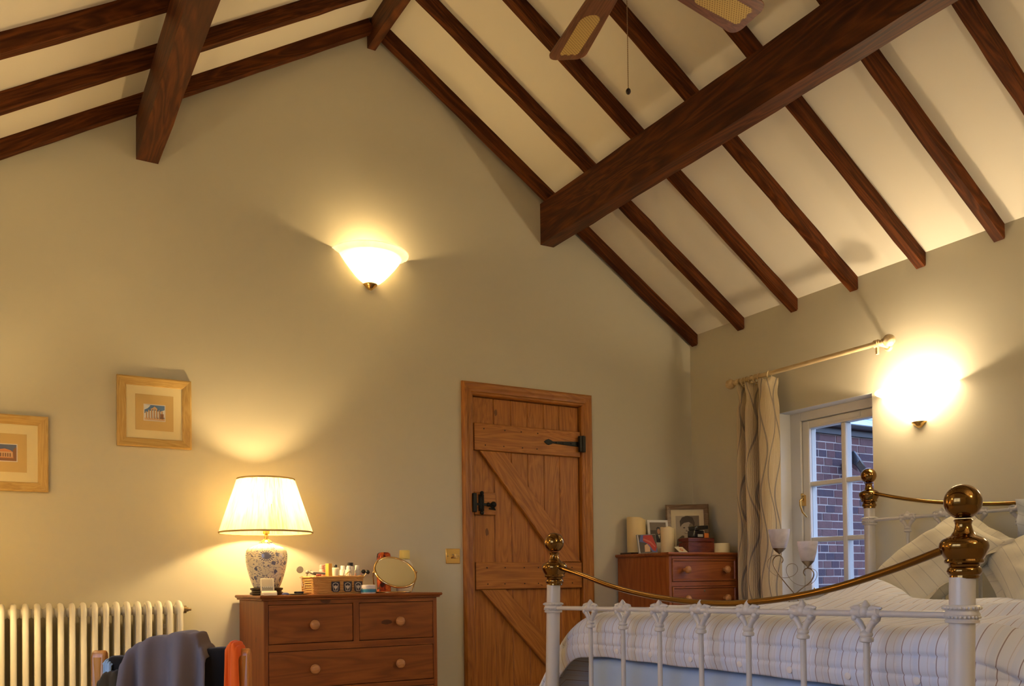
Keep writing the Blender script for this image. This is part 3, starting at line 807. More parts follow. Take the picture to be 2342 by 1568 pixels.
# ------------------------------------------------------------------ radiator
rd = thing('column_radiator', 'cream painted column radiator along the gable wall', 'radiator', (.1, 4.36, 0))
NSEC = 27
X1 = .734
sec = None
for k in range(NSEC):
    x = X1 - .0452 * k
    if sec is None:
        m = MB()
        zt_, zb_ = .832, .11
        pth = [(0, -.05, zb_ + .02), (0, -.05, zt_ - .045)] + [(0, -.05 * math.cos(PI * q / 8), zt_ - .045 + .032 * math.sin(PI * q / 8)) for q in range(1, 8)] + [(0, .05, zt_ - .045), (0, .05, zb_ + .02)]
        m.tube(pth, .0128, 10)
        m.tube([(0, 0, zb_ + .03), (0, 0, zt_ - .03)], .0118, 10)
        m.lathe([(.0, -.0226), (.017, -.0226), (.024, -.012), (.027, 0), (.024, .012), (.017, .0226), (0, .0226)], 14, Matrix.Translation((0, 0, zt_ - .045)) @ Matrix.Rotation(PI / 2, 4, 'Y'), False, False)
        m.lathe([(.0, -.0226), (.017, -.0226), (.024, -.012), (.027, 0), (.024, .012), (.017, .0226), (0, .0226)], 14, Matrix.Translation((0, 0, zb_ + .03)) @ Matrix.Rotation(PI / 2, 4, 'Y'), False, False)
        m.tube([(0, -.05, zb_ + .03), (0, .05, zb_ + .03)], .013, 10)
        sec = m.build('radiator_section', MAT['radiator_paint'], rd, smooth=60); o = sec
    else:
        o = sec.copy(); COL.objects.link(o)
    o.location = (x - .1, 0, 0)
nt_ = MB(); nt_.lathe([(.018, 0), (.018, .012), (.010, .013), (.010, .022), (.0065, .023), (.0065, .034), (0.001, .036)], 10, Matrix.Translation((X1 + .0226 - .1, 0, .787)) @ Matrix.Rotation(PI / 2, 4, 'Y'))
nt_.build('bleed_valve', MAT['bronze'], rd, smooth=30)
for q in (X1 - .06, X1 - 1.0):
    MB().box(q - .1 - .01, q - .1 + .01, .02, .09, .70, .72).build('wall_bracket', MAT['radiator_paint'], rd)
    MB().box(q - .1 - .012, q - .1 + .012, -.04, .04, 0.0, .12).build('foot', MAT['radiator_paint'], rd)

# ------------------------------------------------------------------ light switch
sw = thing('light_switch', 'square brass light switch plate beside the door frame', 'light switch', (2.228, D, 1.047))
MB().box(-.045, .045, -.006, 0, -.043, .043).build('switch_plate', MAT['brass'], sw, bevel=.003)
MB().box(-.006, .006, -.009, -.006, -.012, .012).build('switch_surround', MAT['bronze'], sw, bevel=.001)
MB().lathe([(.005, 0), (.004, .006), (.0055, .018), (.001, .021)], 12, Matrix.Translation((0, -.008, 0)) @ Matrix.Rotation(PI / 2 + .5, 4, 'X')).build('toggle', MAT['gold'], sw, smooth=40)
MB().box(.012, .028, -.0085, -.006, -.014, .014).build('rocker', MAT['gold'], sw, bevel=.002)
for q in (-.033, .033): MB().lathe([(.0035, 0), (.0035, .0012), (.001, .0016)], 10, Matrix.Translation((q, -.006, 0)) @ Matrix.Rotation(PI / 2, 4, 'X')).build('screw', MAT['bronze'], sw, smooth=30)

# ------------------------------------------------------------------ chests of drawers
KN = [(.010, 0), (.010, .008), (.008, .014), (.016, .020), (.0225, .028), (.0225, .036), (.017, .043), (.008, .046), (.001, .047)]
def chest(name, label, x0, x1, yf, yb, zt, rows, mx, mz, over, mould, knob, split_top, plinth, bead):
    cx = (x0 + x1) / 2
    r = thing(name, label, 'chest of drawers', (cx, (yf + yb) / 2, 0))
    w = (x1 - x0) / 2; d = (yb - yf) / 2
    # top with moulded edge
    t = MB()
    pr = mould
    vs, fs = [], []
    n = len(pr)
    for off, z in pr:
        vs += [(-w - off, -d - off, z), (w + off, -d - off, z), (w + off, d, z), (-w - off, d, z)]
    for j in range(n - 1):
        for i in range(4): fs.append((j * 4 + i, j * 4 + (i + 1) % 4, (j + 1) * 4 + (i + 1) % 4, (j + 1) * 4 + i))
    fs += [(3, 2, 1, 0), tuple(range(4 * n - 4, 4 * n))]
    t.add(vs, fs); t.build('chest_top', MAT[mx], r, smooth=25)
    zb = pr[0][1]
    sd = .02
    for s in (-1, 1): MB().box(*((-w, -w + sd) if s < 0 else (w - sd, w)), -d, d, plinth, zb).build('side_panel', MAT[mz], r, bevel=.002)
    MB().box(-w + sd, w - sd, d - .012, d, plinth, zb).build('back_panel', MAT[mz], r)
    MB().box(-w + sd, w - sd, -d + .012, d - .012, plinth, plinth + .015).build('bottom_panel', MAT[mx], r)
    edges = sorted({z for row in rows for z in row[:2]})
    # face frame rails
    zz = [zb] + [q for row in rows for q in (row[1], row[0])] + [plinth]
    for i in range(0, len(zz), 2):
        if zz[i] - zz[i + 1] > .002: MB().box(-w + sd, w - sd, -d, -d + .03, zz[i + 1], zz[i]).build('rail', MAT[mx], r)
    for i, (za, zb2, cols) in enumerate(rows):
        for (xa, xb, knobs) in cols:
            dw = MB()
            g = .002
            dw.box(xa - cx + g, xb - cx - g, -d + .003, d - .02, za + g, zb2 - g)
            do = dw.build('drawer', MAT[mx], r, bevel=.003)
            if bead:
                for o in frame_sides((xa - cx + .016, xb - cx - .016, za + .016, zb2 - .016), [(0, 0), (0, .004), (.004, .009), (.012, .009), (.014, .004), (.014, 0)], -d + .003, 'cock_bead', MAT[mx], do): pass
            for kx, kz in knobs:
                MB().lathe([(a * 1.0, b) for a, b in KN], 20, Matrix.Translation((kx - cx, -d + .003, kz)) @ Matrix.Rotation(PI / 2, 4, 'X')).build('knob', MAT[knob], do, smooth=50)
            if i == split_top and bead:
                MB().lathe([(.007, 0), (.007, .002), (.001, .003)], 12, Matrix.Translation(((xa + xb) / 2 - cx, -d + .003, zb2 - .03)) @ Matrix.Rotation(PI / 2, 4, 'X')).build('keyhole_plate', MAT['bronze'], do)
        if len(cols) == 2:
            MB().box(cols[0][1] - cx, cols[1][0] - cx, -d, -d + .03, za, zb2).build('divider', MAT[mz], r)
    MB().box(-w - .008, w + .008, -d - .008, -d + .012, 0, plinth - .0005).build('plinth', MAT[mx], r, bevel=.004)
    for s in (-1, 1): MB().box(*((-w - .008, -w + .012) if s < 0 else (w - .012, w + .008)), -d + .012, d, 0, plinth - .0005).build('plinth', MAT[mx], r, bevel=.004)
    return r
Y1 = 3.966
chest('pine_chest', 'honey pine chest of drawers with the lit table lamp on top', 1.032, 1.894, Y1, 4.428, TOPZ,
      [(.626, .808, [(1.052, 1.456, [(1.259, .712)]), (1.484, 1.876, [(1.685, .714)])]), (.420, .594, [(1.052, 1.876, [(1.259, .508), (1.683, .509)])]), (.22, .394, [(1.052, 1.876, [(1.259, .308), (1.683, .309)])])],
      'pine_x', 'pine_z', .02, [(.004, .826), (.012, .828), (.012, .834), (.020, .838), (.022, .844), (.019, .850)], 'pine_knob', None, .12, False)
TOP2 = 1.058
Y2 = 3.936
chest('reddish_pine_chest', 'reddish pine chest of drawers in the corner beside the curtain', 3.383, 3.935, Y2, 4.428, TOP2,
      [(.884, 1.022, [(3.403, 3.917, [(3.503, .955), (3.819, .955)])]), (.700, .858, [(3.403, 3.917, [(3.503, .782), (3.819, .782)])]), (.49, .672, [(3.403, 3.917, [(3.503, .58), (3.819, .58)])]), (.22, .464, [(3.403, 3.917, [(3.503, .34), (3.819, .34)])])],
      'pinered_x', 'pinered_z', .02, [(.004, 1.036), (.008, 1.038), (.016, 1.043), (.020, 1.05), (.016, 1.058)], 'pine_knob', 1, .12, True)
# ------------------------------------------------------------------ brass and white iron bed
FR = Vector((1.900, 1.205, 0)); FL = Vector((1.960, 3.005, 0)); HL = Vector((3.952, 3.000, 0)); HR = Vector((3.93, 1.20, 0))
bed = thing('iron_bed', 'white iron bedstead with brass balls and curved brass rails', 'bed', (2.94, 2.1, 0))
def bb(m, name, mat, parent=bed, **k): return m.build(name, MAT[mat], parent, world=True, **k)
BR = [(.030, -.176), (.0315, -.174), (.031, -.169), (.0355, -.165), (.037, -.159), (.0355, -.153), (.032, -.149), (.0335, -.144), (.041, -.140), (.042, -.136), (.040, -.132), (.046, -.122), (.051, -.110), (.0525, -.102), (.051, -.094), (.045, -.086), (.036, -.081), (.027, -.077), (.024, -.072), (.021, -.068), (.0185, -.060), (.0170, -.053), (.0185, -.046), (.021, -.043), (.0185, -.040)]
def ballprof(r): return [(r * math.sin(PI * k / 20), -r * math.cos(PI * k / 20)) for k in range(3, 21)]
def post(P, zball, zcol, lean, sc=1.0, collar=True):
    def ax(z): return Vector((P.x + lean[0] * (z - .7), P.y + lean[1] * (z - .7), z))
    m = MB()
    zt_ = zball - .174 * sc
    m.tube([ax(0.04), ax(zt_ - .3), ax(zt_)], .0277 * sc, 24)
    p = bb(m, 'post', 'enamel', smooth=40)
    m = MB(); c = ax(zball)
    T = Matrix.Translation(c)
    m.lathe([(a * sc, b * sc) for a, b in BR], 32, T, True, False)
    m.lathe([(max(1e-5, a), b) for a, b in ballprof(.0405 * sc)], 32, T, False, False)
    bb(m, 'finial', 'bed_brass', p, smooth=40)
    m = MB(); m.lathe([(.02, 0), (.026, .005), (.026, .03), (.018, .045)], 16, Matrix.Translation(ax(0)))
    bb(m, 'castor', 'bed_brass', p, smooth=40)
    if collar:
        m = MB(); T = Matrix.Translation(ax(zcol))
        m.lathe([(.029, -.020), (.036, -.019), (.037, -.013), (.034, -.010), (.036, -.006), (.0385, .0), (.036, .004), (.0345, .008), (.039, .012), (.0395, .017), (.036, .021), (.029, .022)], 28, T, False, False)
        for k in range(26):
            a = 2 * PI * k / 26
            m.sphere((.0385 * math.cos(a), .0385 * math.sin(a), .015), .0042, 6, M=T)
            m.sphere((.0365 * math.cos(a), .0365 * math.sin(a), -.006), .0034, 6, M=T)
        bb(m, 'collar', 'enamel', p, smooth=50)
    return ax
axFR = post(FR, 1.072, .814, (.03, -.012))
axFL = post(FL, 1.058, .791, (.024, -.010))
axHL = post(HL, 1.432, 1.192, (.0, 0), .98)
axHR = post(HR, 1.432, 1.192, (.0, 0), .98)
def casting(c, dirv, down=1.0):
    """foliate joint where a spindle meets the cross rail"""
    m = MB()
    X = Vector((dirv.x, dirv.y, 0)).normalized(); Y = Vector((-X.y, X.x, 0)); Z = Vector((0, 0, 1))
    M = Matrix(((X.x, Y.x, 0, c.x), (X.y, Y.y, 0, c.y), (X.z, 0, 1, c.z), (0, 0, 0, 1))) @ Matrix.Scale(1.12, 4)
    # sleeve flaring to leafy ends
    m.tube([(-.040, 0, .006), (-.036, 0, .003), (-.028, 0, 0), (-.014, 0, .001), (0, 0, .003), (.014, 0, .001), (.028, 0, 0), (.036, 0, .003), (.040, 0, .006)], [.007, .0125, .010, .011, .013, .011, .010, .0125, .007], 10, M=M)
    # upright leaf
    m.tube([(0, 0, .006), (0, 0, .016), (0, 0, .024), (0, 0, .031)], [.015, .012, .0075, .002], 8, M=M, flat=.7)
    for s in (-1, 1):
        m.tube([(s * .032, 0, .000), (s * .028, 0, -.012), (s * .017, 0, -.022), (s * .009, 0, -.034), (s * .004, 0, -.048)], [.0085, .0095, .0085, .0075, .009], 8, M=M)
        m.tube([(s * .010, 0, .006), (s * .020, 0, .014), (s * .033, 0, .012), (s * .043, 0, .013)], [.008, .007, .006, .002], 8, M=M)
        m.sphere((s * .028, -.004, -.010), .009, 8, M=M)
    m.sphere((0, -.003, .004), .014, 10, M=M)
    m.lathe([(.010, -.066), (.0155, -.064), (.0165, -.058), (.0125, -.053), (.015, -.049), (.014, -.044), (.008, -.038)], 12, M)
    return m
def rail_set(A, B, zA, zB, ts, zlow, r=.0085):
    a = A(zA); b = B(zB)
    bb(MB().tube([a, b], r, 10), 'cross_rail', 'enamel', smooth=60)
    d = (b - a).normalized()
    for t in ts:
        c = a.lerp(b, t)
        s = bb(MB().tube([(c.x, c.y, zlow), (c.x, c.y, c.z - .056)], .0085, 10), 'spindle', 'enamel', smooth=60)
        bb(casting(c, b - a), 'casting', 'enamel', s, smooth=60)
    bb(MB().tube([A(zlow), B(zlow)], .009, 10), 'lower_rail', 'enamel', smooth=60)
ys = [2.733, 2.523, 2.312, 2.101, 1.890, 1.679, 1.469]
rail_set(axFL, axFR, .790, .812, [(3.005 - y) / 1.8 for y in ys], .36)
rail_set(axHL, axHR, 1.196, 1.196, [(3.0 - y) / 1.8 for y in (2.775, 2.588, 2.401, 2.213, 2.025, 1.838, 1.65, 1.463)], .36)
def brass_rail(pts, r):
    # smooth curve through the points
    out = []
    n = len(pts)
    for i in range(n - 1):
        p0, p1, p2, p3 = pts[max(i - 1, 0)], pts[i], pts[i + 1], pts[min(i + 2, n - 1)]
        for k in range(8):
            t = k / 8
            out.append(.5 * ((2 * p1) + (p2 - p0) * t + (2 * p0 - 5 * p1 + 4 * p2 - p3) * t * t + (3 * p1 - p0 - 3 * p2 + p3) * t ** 3))
    out.append(pts[-1])
    bb(MB().tube(out, r, 14), 'brass_rail', 'bed_brass', smooth=60)
def lerp_xy(A, B, y): 
    t = (A.y - y) / (A.y - B.y); return A.x + (B.x - A.x) * t
brass_rail([Vector((lerp_xy(FL, FR, y) + .008, y, z)) for y, z in ((2.965, .956), (2.80, .923), (2.561, .872), (2.30, .838), (2.023, .825), (1.80, .838), (1.59, .870), (1.40, .917), (1.235, .968))], .0098)
brass_rail([Vector((3.945, y, z)) for y, z in ((2.96, 1.334), (2.78, 1.290), (2.598, 1.258), (2.35, 1.230), (2.1, 1.221), (1.85, 1.230), (1.6, 1.258), (1.42, 1.290), (1.24, 1.334))], .0098)
for A, B in ((FL, HL), (FR, HR)):
    bb(MB().box(A.x, B.x, A.y - .012, A.y + .012, .30, .36), 'side_rail', 'enamel')
sl_ = MB().box(-.035, .035, -.88, .88, .0, .016).build('slat', MAT['pine_x'], bed)
for k in range(12):
    o = sl_ if k == 0 else sl_.copy()
    if k: COL.objects.link(o)
    o.location = (2.1 - 2.94 + k * .155, 0, .345)

# ------------------------------------------------------------------ bedding
def cloth(name, base, stripes, rough=.9):
    """stripes: [(period, offset, width, colour, strength)] across U (metres)"""
    m, t, b = new_mat(name)
    uv = coords(t, 'UV')
    sp = t.nodes.new('ShaderNodeSeparateXYZ'); L(t, uv, sp.inputs[0])
    c = None
    col = base
    for per, off, wd, cc, st_ in stripes:
        f = mth(t, 'FRACT', mth(t, 'ADD', mth(t, 'DIVIDE', sp.outputs[0], per), off))
        k = mth(t, 'LESS_THAN', mth(t, 'ABSOLUTE', mth(t, 'SUBTRACT', f, .5)), wd / per / 2)
        c = mixc(t, mth(t, 'MULTIPLY', k, st_), c if c is not None else base, cc)
    if c is None: b.inputs['Base Color'].default_value = (*base, 1)
    else: L(t, c, b.inputs['Base Color'])
    b.inputs['Roughness'].default_value = rough; b.inputs['Sheen Weight'].default_value = .15
    b.inputs['Specular IOR Level'].default_value = 0.2
    v = coords(t, 'UV', (1, 1, 1))
    bump(t, b, noi(t, v, 45, 4, .6), .18, .003)
    return m
cloth('duvet_cloth', (.70, .71, .81), [(.046, 0, .0024, (.22, .13, .13), .8), (.046, .5, .0016, (.50, .42, .42), .6), (.046, .22, .012, (.62, .67, .82), .6), (.046, .75, .010, (.68, .72, .82), .4)])
cloth('duvet_back', (.42, .52, .72), [])
cloth('sheet_blue', (.40, .52, .74), [])
cloth('pillow_cloth', (.60, .55, .42), [(.055, 0, .003, (.40, .36, .30), .8), (.055, .45, .002, (.55, .50, .42), .6)])
cloth('pillow_grey', (.60, .62, .62), [(.04, 0, .0025, (.40, .40, .40), .7)])
cloth('fleece', (.15, .112, .102), [], 1.0); cloth('black_cloth', (.012, .009, .007), [], 1.0); cloth('orange_cloth', (.85, .12, .008), [], .85); cloth('blue_cloth', (.32, .42, .50), [], .9); cloth('brown_cloth', (.055, .035, .015), [], 1.0)
mt_ = MB()
def superbox(m, x0, x1, y0, y1, z0, z1, n=28, e=.12, puff=0.0):
    cx, cy, cz = (x0 + x1) / 2, (y0 + y1) / 2, (z0 + z1) / 2
    def f(u, v):
        th = 2 * PI * u; ph = -PI / 2 + PI * v
        def sg(a, p): return math.copysign(abs(a) ** p, a)
        c = sg(math.cos(ph), .25)
        return (cx + (x1 - x0) / 2 * c * sg(math.cos(th), e), cy + (y1 - y0) / 2 * c * sg(math.sin(th), e), cz + (z1 - z0) / 2 * sg(math.sin(ph), .3))
    return m.grid(f, n * 2, n, True)
superbox(mt_, 2.035, 3.91, 1.26, 2.95, .362, .62, 40)
tag(mt_.build('mattress', MAT['sheet_blue'], smooth=60), 'mattress in a pale blue sheet showing between the bed foot spindles', 'mattress')
# duvet: across = from the window side hem over the top to the near hem; along = from the foot hem to the pillows
def lerp(a, b, t): return a + (b - a) * t
def curve(tab, t):
    for (t0, a), (t1, b) in zip(tab, tab[1:]):
        if t <= t1:
            f = (t - t0) / (t1 - t0); f = f * f * (3 - 2 * f) if isinstance(a, (int, float)) else f
            return lerp(a, b, f)
    return tab[-1][1]
def nz(x, y, s): return noise.noise(Vector((x, y, s)))
def duvet_pt(u, v):
    # v: 0 foot hem .. 1 head ; u: 0 window side hem .. 1 near side hem
    # length profile
    if v < .10:
        f = v / .10; x = 2.026 - .012 * math.sin(PI * f); h = lerp(.605, .705, f); top = 0.0
    elif v < .20:
        f = (v - .10) / .10; a = f * PI / 2; x = 2.018 + .085 * (1 - math.cos(a)); h = .705 + .055 * math.sin(a); top = f
    else:
        f = (v - .20) / .80; x = lerp(2.103, 3.46, f); h = .760; top = 1.0
    # across profile
    if u < .14:
        f = u / .14; y = lerp(3.20, 3.125, f) ; drop = lerp(.36, .09, f)
    elif u < .24:
        f = (u - .14) / .10; y = lerp(3.125, 2.90, f); drop = .09 * (1 - math.sin(f * PI / 2)) ** 1.0
    elif u < .76:
        f = (u - .24) / .52; y = lerp(2.90, 1.30, f); drop = 0
    elif u < .88:
        f = (u - .76) / .12; y = lerp(1.30, 1.09, f); drop = .085 * (1 - math.cos(f * PI / 2))
    else:
        f = (u - .88) / .12; y = lerp(1.09, 1.02, f); drop = .085 + .30 * f
    z = h - drop
    side = 1 if (u < .2 or u > .84) else 0
    # crown, heap by the pillows, folds
    if top > 0:
        cr = max(0, 1 - ((y - 2.1) / .95) ** 2)
        z += top * (.018 * cr)
        z += top * .10 * math.exp(-((x - 3.28) / .18) ** 2 - ((y - 2.50) / .17) ** 2)
        z += top * .03 * math.exp(-((x - 2.9) / .3) ** 2 - ((y - 2.3) / .35) ** 2)
        z += top * .05 * math.exp(-((x - 3.3) / .3) ** 2 - ((y - 1.5) / .35) ** 2)
        q = (x - 2.1) * .9 + (y - 1.1) * .55
        am = .028 * min(1, max(0, (x - 2.15) / .35))
        z += top * am * math.sin(q * 24 + 3 * nz(x * 2, y * 2, 1)) * (.5 + nz(x * 1.5, y * 1.5, 5))
        z += top * .034 * nz(x * 3.1, y * 3.1, 2) * min(1, (x - 2.05) / .2)
        # folds running off the near corner
        z += top * .022 * math.exp(-((y - 1.2) / .22) ** 2) * math.sin(x * 26 + 8 * y)
    if v < .2:
        x += (1 - top) * .010 * math.sin(y * 9 + z * 14) * 0.7 - .002 * math.exp(-((z - .69) / .03) ** 2)
        z += (1 - top) * .010 * nz(y * 4, 0, 3)
    if v < .10:
        x += .006 * math.exp(-((z - .650) / .006) ** 2) + .004 * nz(y * 5, z * 9, 11)
    if side:
        y += (.02 * math.sin(x * 16) + .012 * nz(x * 5, z * 5, 9)) * min(1, drop / .2)
    # the window-side foot corner tucks in behind the post
    if v < .22:
        cc = max(0, (y - 2.78)) / .35
        x += .05 * min(1, cc) ** 1.3 - .06 * min(1, max(0, drop - .09) / .2)
        z -= .035 * min(1, cc) ** 1.5
        y += .03 * min(1, max(0, drop - .09) / .2) * (1 if u < .5 else 0)
        cc = max(0, (1.30 - y)) / .25
        x += .12 * min(1, cc) ** 1.4
    return (x, y, z)
def ulen(u):
    s = 0
    for a, b, w in ((0, .14, .28), (.14, .24, .21), (.24, .76, 1.6), (.76, .88, .23), (.88, 1, .32)):
        s += w * min(1, max(0, (u - a) / (b - a)))
    return s
dv = MB()
dv.grid(duvet_pt, 120, 170, uvfn=lambda u, v: (ulen(u), v * 1.9))
duvet = tag(dv.build('duvet', MAT['duvet_cloth'], smooth=80, solid=.012), 'rumpled white duvet with thin brown and blue stripes on the bed', 'duvet')
def duvet_face(y):  # x of the foot face at hem height
    return 2.026
for k, y in enumerate((2.655, 2.442, 2.235, 2.02, 1.81, 1.60, 1.40)):
    p = duvet_pt(.24 + .52 * (2.90 - y) / 1.6, .015)
    MB().lathe([(.001, .005), (.008, .0046), (.0105, .003), (.0105, 0)], 12, Matrix.Translation((p[0] - .008, y, p[2] + .012)) @ Matrix.Rotation(-PI / 2, 4, 'Y')).build('button', MAT['t_edge'], duvet, smooth=50)

def pillow(name, label, loc, rot, w, h, th, mat, seed):
    m = MB()
    n = 30
    def P(u, v, s):
        a, b = 2 * u - 1, 2 * v - 1
        e = max(0, (1 - abs(a) ** 3.2)) ** .55 * max(0, (1 - abs(b) ** 3.2)) ** .55
        pin = 1 - .07 * (1 - abs(a)) ** 0 * (b * b) * (1 - a * a) - .0
        x = a * w / 2 * (1 - .06 * (1 - b * b) * abs(a)); y = b * h / 2 * (1 - .08 * (1 - a * a) * abs(b))
        z = s * (th / 2 * e + .008 * nz(x * 9, y * 5, seed) + .034 * nz(x * 5 + 3, y * 4, seed + s) * e + .012 * math.sin(x * 40 + y * 22) * nz(x * 6, y * 6, seed + 5) * e)
        return (x, y, z)
    for s in (1, -1):
        m.grid(lambda u, v: P(u, v, s), n, n, uvfn=lambda u, v: (u * w, v * h))
    # oxford border
    def B(u, v):
        t = u * 4; k = int(min(3, t)); f = t - k
        c = [(-1, -1), (1, -1), (1, 1), (-1, 1), (-1, -1)]
        a = lerp(c[k][0], c[k + 1][0], f); b = lerp(c[k][1], c[k + 1][1], f)
        x0, y0, _ = P((a + 1) / 2, (b + 1) / 2, 0)
        g = 1 + v * .13
        return (x0 * g, y0 * g, .012 * v * nz(a * 3, b * 3, seed + 7) * 2)
    m.grid(B, 80, 3, uvfn=lambda u, v: (u * 1.5, v * .05))
    o = m.build(name, MAT[mat], smooth=80)
    o.location = loc; o.rotation_euler = rot
    return tag(o, label, 'pillow')
def orient(o, X, Y, c):
    X = Vector(X).normalized(); Y = Vector(Y); Y = (Y - X * Y.dot(X)).normalized(); Z = X.cross(Y)
    o.rotation_euler = Matrix((X, Y, Z)).transposed().to_euler(); o.location = c
# the big striped pillow leans on the headboard, one corner up
p1 = pillow('pillow', 'cream striped pillow standing on its corner against the headboard', (0, 0, 0), (0, 0, 0), .50, .46, .17, 'pillow_cloth', 1)
orient(p1, (.23, -.30, .295), (.2, .26, .115), (3.555, 2.38, .958))
p2 = pillow('pillow', 'cream striped pillow leaning beside the grey pillow', (0, 0, 0), (0, 0, 0), .48, .44, .17, 'pillow_cloth', 2)
orient(p2, (.20, -.36, .20), (.22, .22, .17), (3.56, 1.85, .965))
p3 = pillow('pillow', 'grey striped pillow tucked behind the cream pillows', (0, 0, 0), (0, 0, 0), .60, .40, .06, 'pillow_grey', 3)
orient(p3, (0, -1, .05), (.12, 0, .95), (3.86, 1.85, 1.03))
# ------------------------------------------------------------------ ceiling fan
ZF = 2.925
_t1 = (at(1331, 131, z=ZF) + at(1257, 134, z=ZF)) / 2; _t2 = (at(1684, 74, z=ZF) + at(1748, 12, z=ZF)) / 2
_d = _t1 - _t2; _mid = (_t1 + _t2) / 2; RB = _d.length / (2 * math.sin(PI / 5))
_n = Vector((-_d.y, _d.x, 0)).normalized()
if (_mid + _n).length < (_mid - _n).length: _n = -_n
HUB = _mid - _n * RB * math.cos(PI / 5)
fan = thing('ceiling_fan', 'brown wooden ceiling fan with cane panels in its blades', 'ceiling fan', HUB)
MB().tube([(0, 0, .12), (0, 0, 3.82 - HUB.z)], .013, 12).build('down_rod', MAT['bronze'], fan, smooth=40)
MB().lathe([(.02, 3.757 - HUB.z), (.06, 3.782 - HUB.z), (.065, 3.82 - HUB.z)], 24).build('ceiling_cup', MAT['bronze'], fan, smooth=40)
MB().lathe([(.02, -.095), (.045, -.09), (.055, -.06), (.06, -.03), (.105, -.02), (.115, .0), (.115, .06), (.10, .09), (.05, .11), (.02, .13)], 32).build('motor_housing', MAT['bronze'], fan, smooth=40)
def cane_mat():
    m, t, b = new_mat('cane')
    v = coords(t, 'Object', (1, 1, 1))
    vm = t.nodes.new('ShaderNodeVectorMath'); vm.operation = 'SCALE'; vm.inputs['Scale'].default_value = 1 / .0125
    L(t, v, vm.inputs[0])
    sp = t.nodes.new('ShaderNodeSeparateXYZ'); L(t, vm.outputs[0], sp.inputs[0])
    def hole(ox, oy):
        fx = mth(t, 'SUBTRACT', mth(t, 'FRACT', mth(t, 'ADD', sp.outputs[0], ox)), .5); fy = mth(t, 'SUBTRACT', mth(t, 'FRACT', mth(t, 'ADD', sp.outputs[1], oy)), .5)
        return mth(t, 'SQRT', mth(t, 'ADD', mth(t, 'MULTIPLY', fx, fx), mth(t, 'MULTIPLY', fy, fy)))
    h = mth(t, 'LESS_THAN', mth(t, 'MINIMUM', hole(0, 0), hole(.5, .5)), .17)
    L(t, mixc(t, h, (.62, .44, .14), (.22, .11, .02)), b.inputs['Base Color'])
    b.inputs['Roughness'].default_value = .6
cane_mat()
def blade_outline(r0, r1, w0, w1, rc):
    pts = []
    for s in (1, -1):
        k = [(r0, s * w0), (r1 - rc * 1.0, s * w1)] + [(r1 - rc + rc * math.sin(PI / 2 * q / 5), s * (w1 - rc + rc * math.cos(PI / 2 * q / 5))) for q in range(1, 6)]
        pts += k if s > 0 else k[::-1]
    return pts
tp1, tp2 = _t1, _t2
a1 = math.atan2(tp1.y - HUB.y, tp1.x - HUB.x); a2 = math.atan2(tp2.y - HUB.y, tp2.x - HUB.x)
nbl = 4 if abs(abs(a1 - a2) - PI / 2) < abs(abs(a1 - a2) - 2 * PI / 5) else 5
bl0 = None
for k in range(nbl):
    a = a1 + (2 * PI * k / nbl) * (1 if (a2 - a1) % (2 * PI) < PI else -1)
    if bl0 is None:
        m = MB()
        outer = blade_outline(.15, RB + .008, .055, .078, .038)
        m.prism(outer, 'z', -.004, .004)
        bl = m.build('blade', MAT['fan_wood'], fan, bevel=.002)
        c = MB()
        sft = RB - .624
        inner = [(sft + q_[0], q_[1]) for q_ in [(.39 + .040 * math.cos(t_), .040 * math.sin(t_)) for t_ in [PI / 2 + PI * q / 10 for q in range(11)]] + [(.588, -.039), (.600, -.028), (.592, -.012), (.602, 0), (.592, .012), (.600, .028), (.588, .039)]]
        c.prism(inner, 'z', -.0046, .0046)
        cn = c.build('cane_panel', MAT['cane'], bl)
        ir = MB(); ir.prism([(.08, -.015), (.16, -.03), (.23, -.02), (.23, .02), (.16, .03), (.08, .015)], 'z', .0042, .009)
        irn = ir.build('blade_iron', MAT['bronze'], bl)
        bl0 = (bl, cn, irn); o = bl
    else:
        o = bl0[0].copy(); COL.objects.link(o)
        for q in bl0[1:]:
            w_ = q.copy(); COL.objects.link(w_); w_.parent = o
    o.rotation_euler = Matrix.Rotation(a, 3, 'Z').to_4x4().to_3x3().__matmul__(Matrix.Rotation(math.radians(-11), 3, 'X')).to_euler()
pc = at(1437, 209, Z=2.80) - HUB
ch = MB(); ch.tube([(pc.x, pc.y, -.08), (pc.x, pc.y, pc.z + .012)], .0011, 6)
for k in range(60):
    z = -.08 + (pc.z + .092) * k / 59
    ch.sphere((pc.x, pc.y, z), .0019, 6)
cho = ch.build('pull_chain', MAT['bronze'], fan)
MB().sphere((pc.x, pc.y, pc.z), .0082, 12, 1.25).build('pull_bead', MAT['dark_wood'], cho, smooth=60)

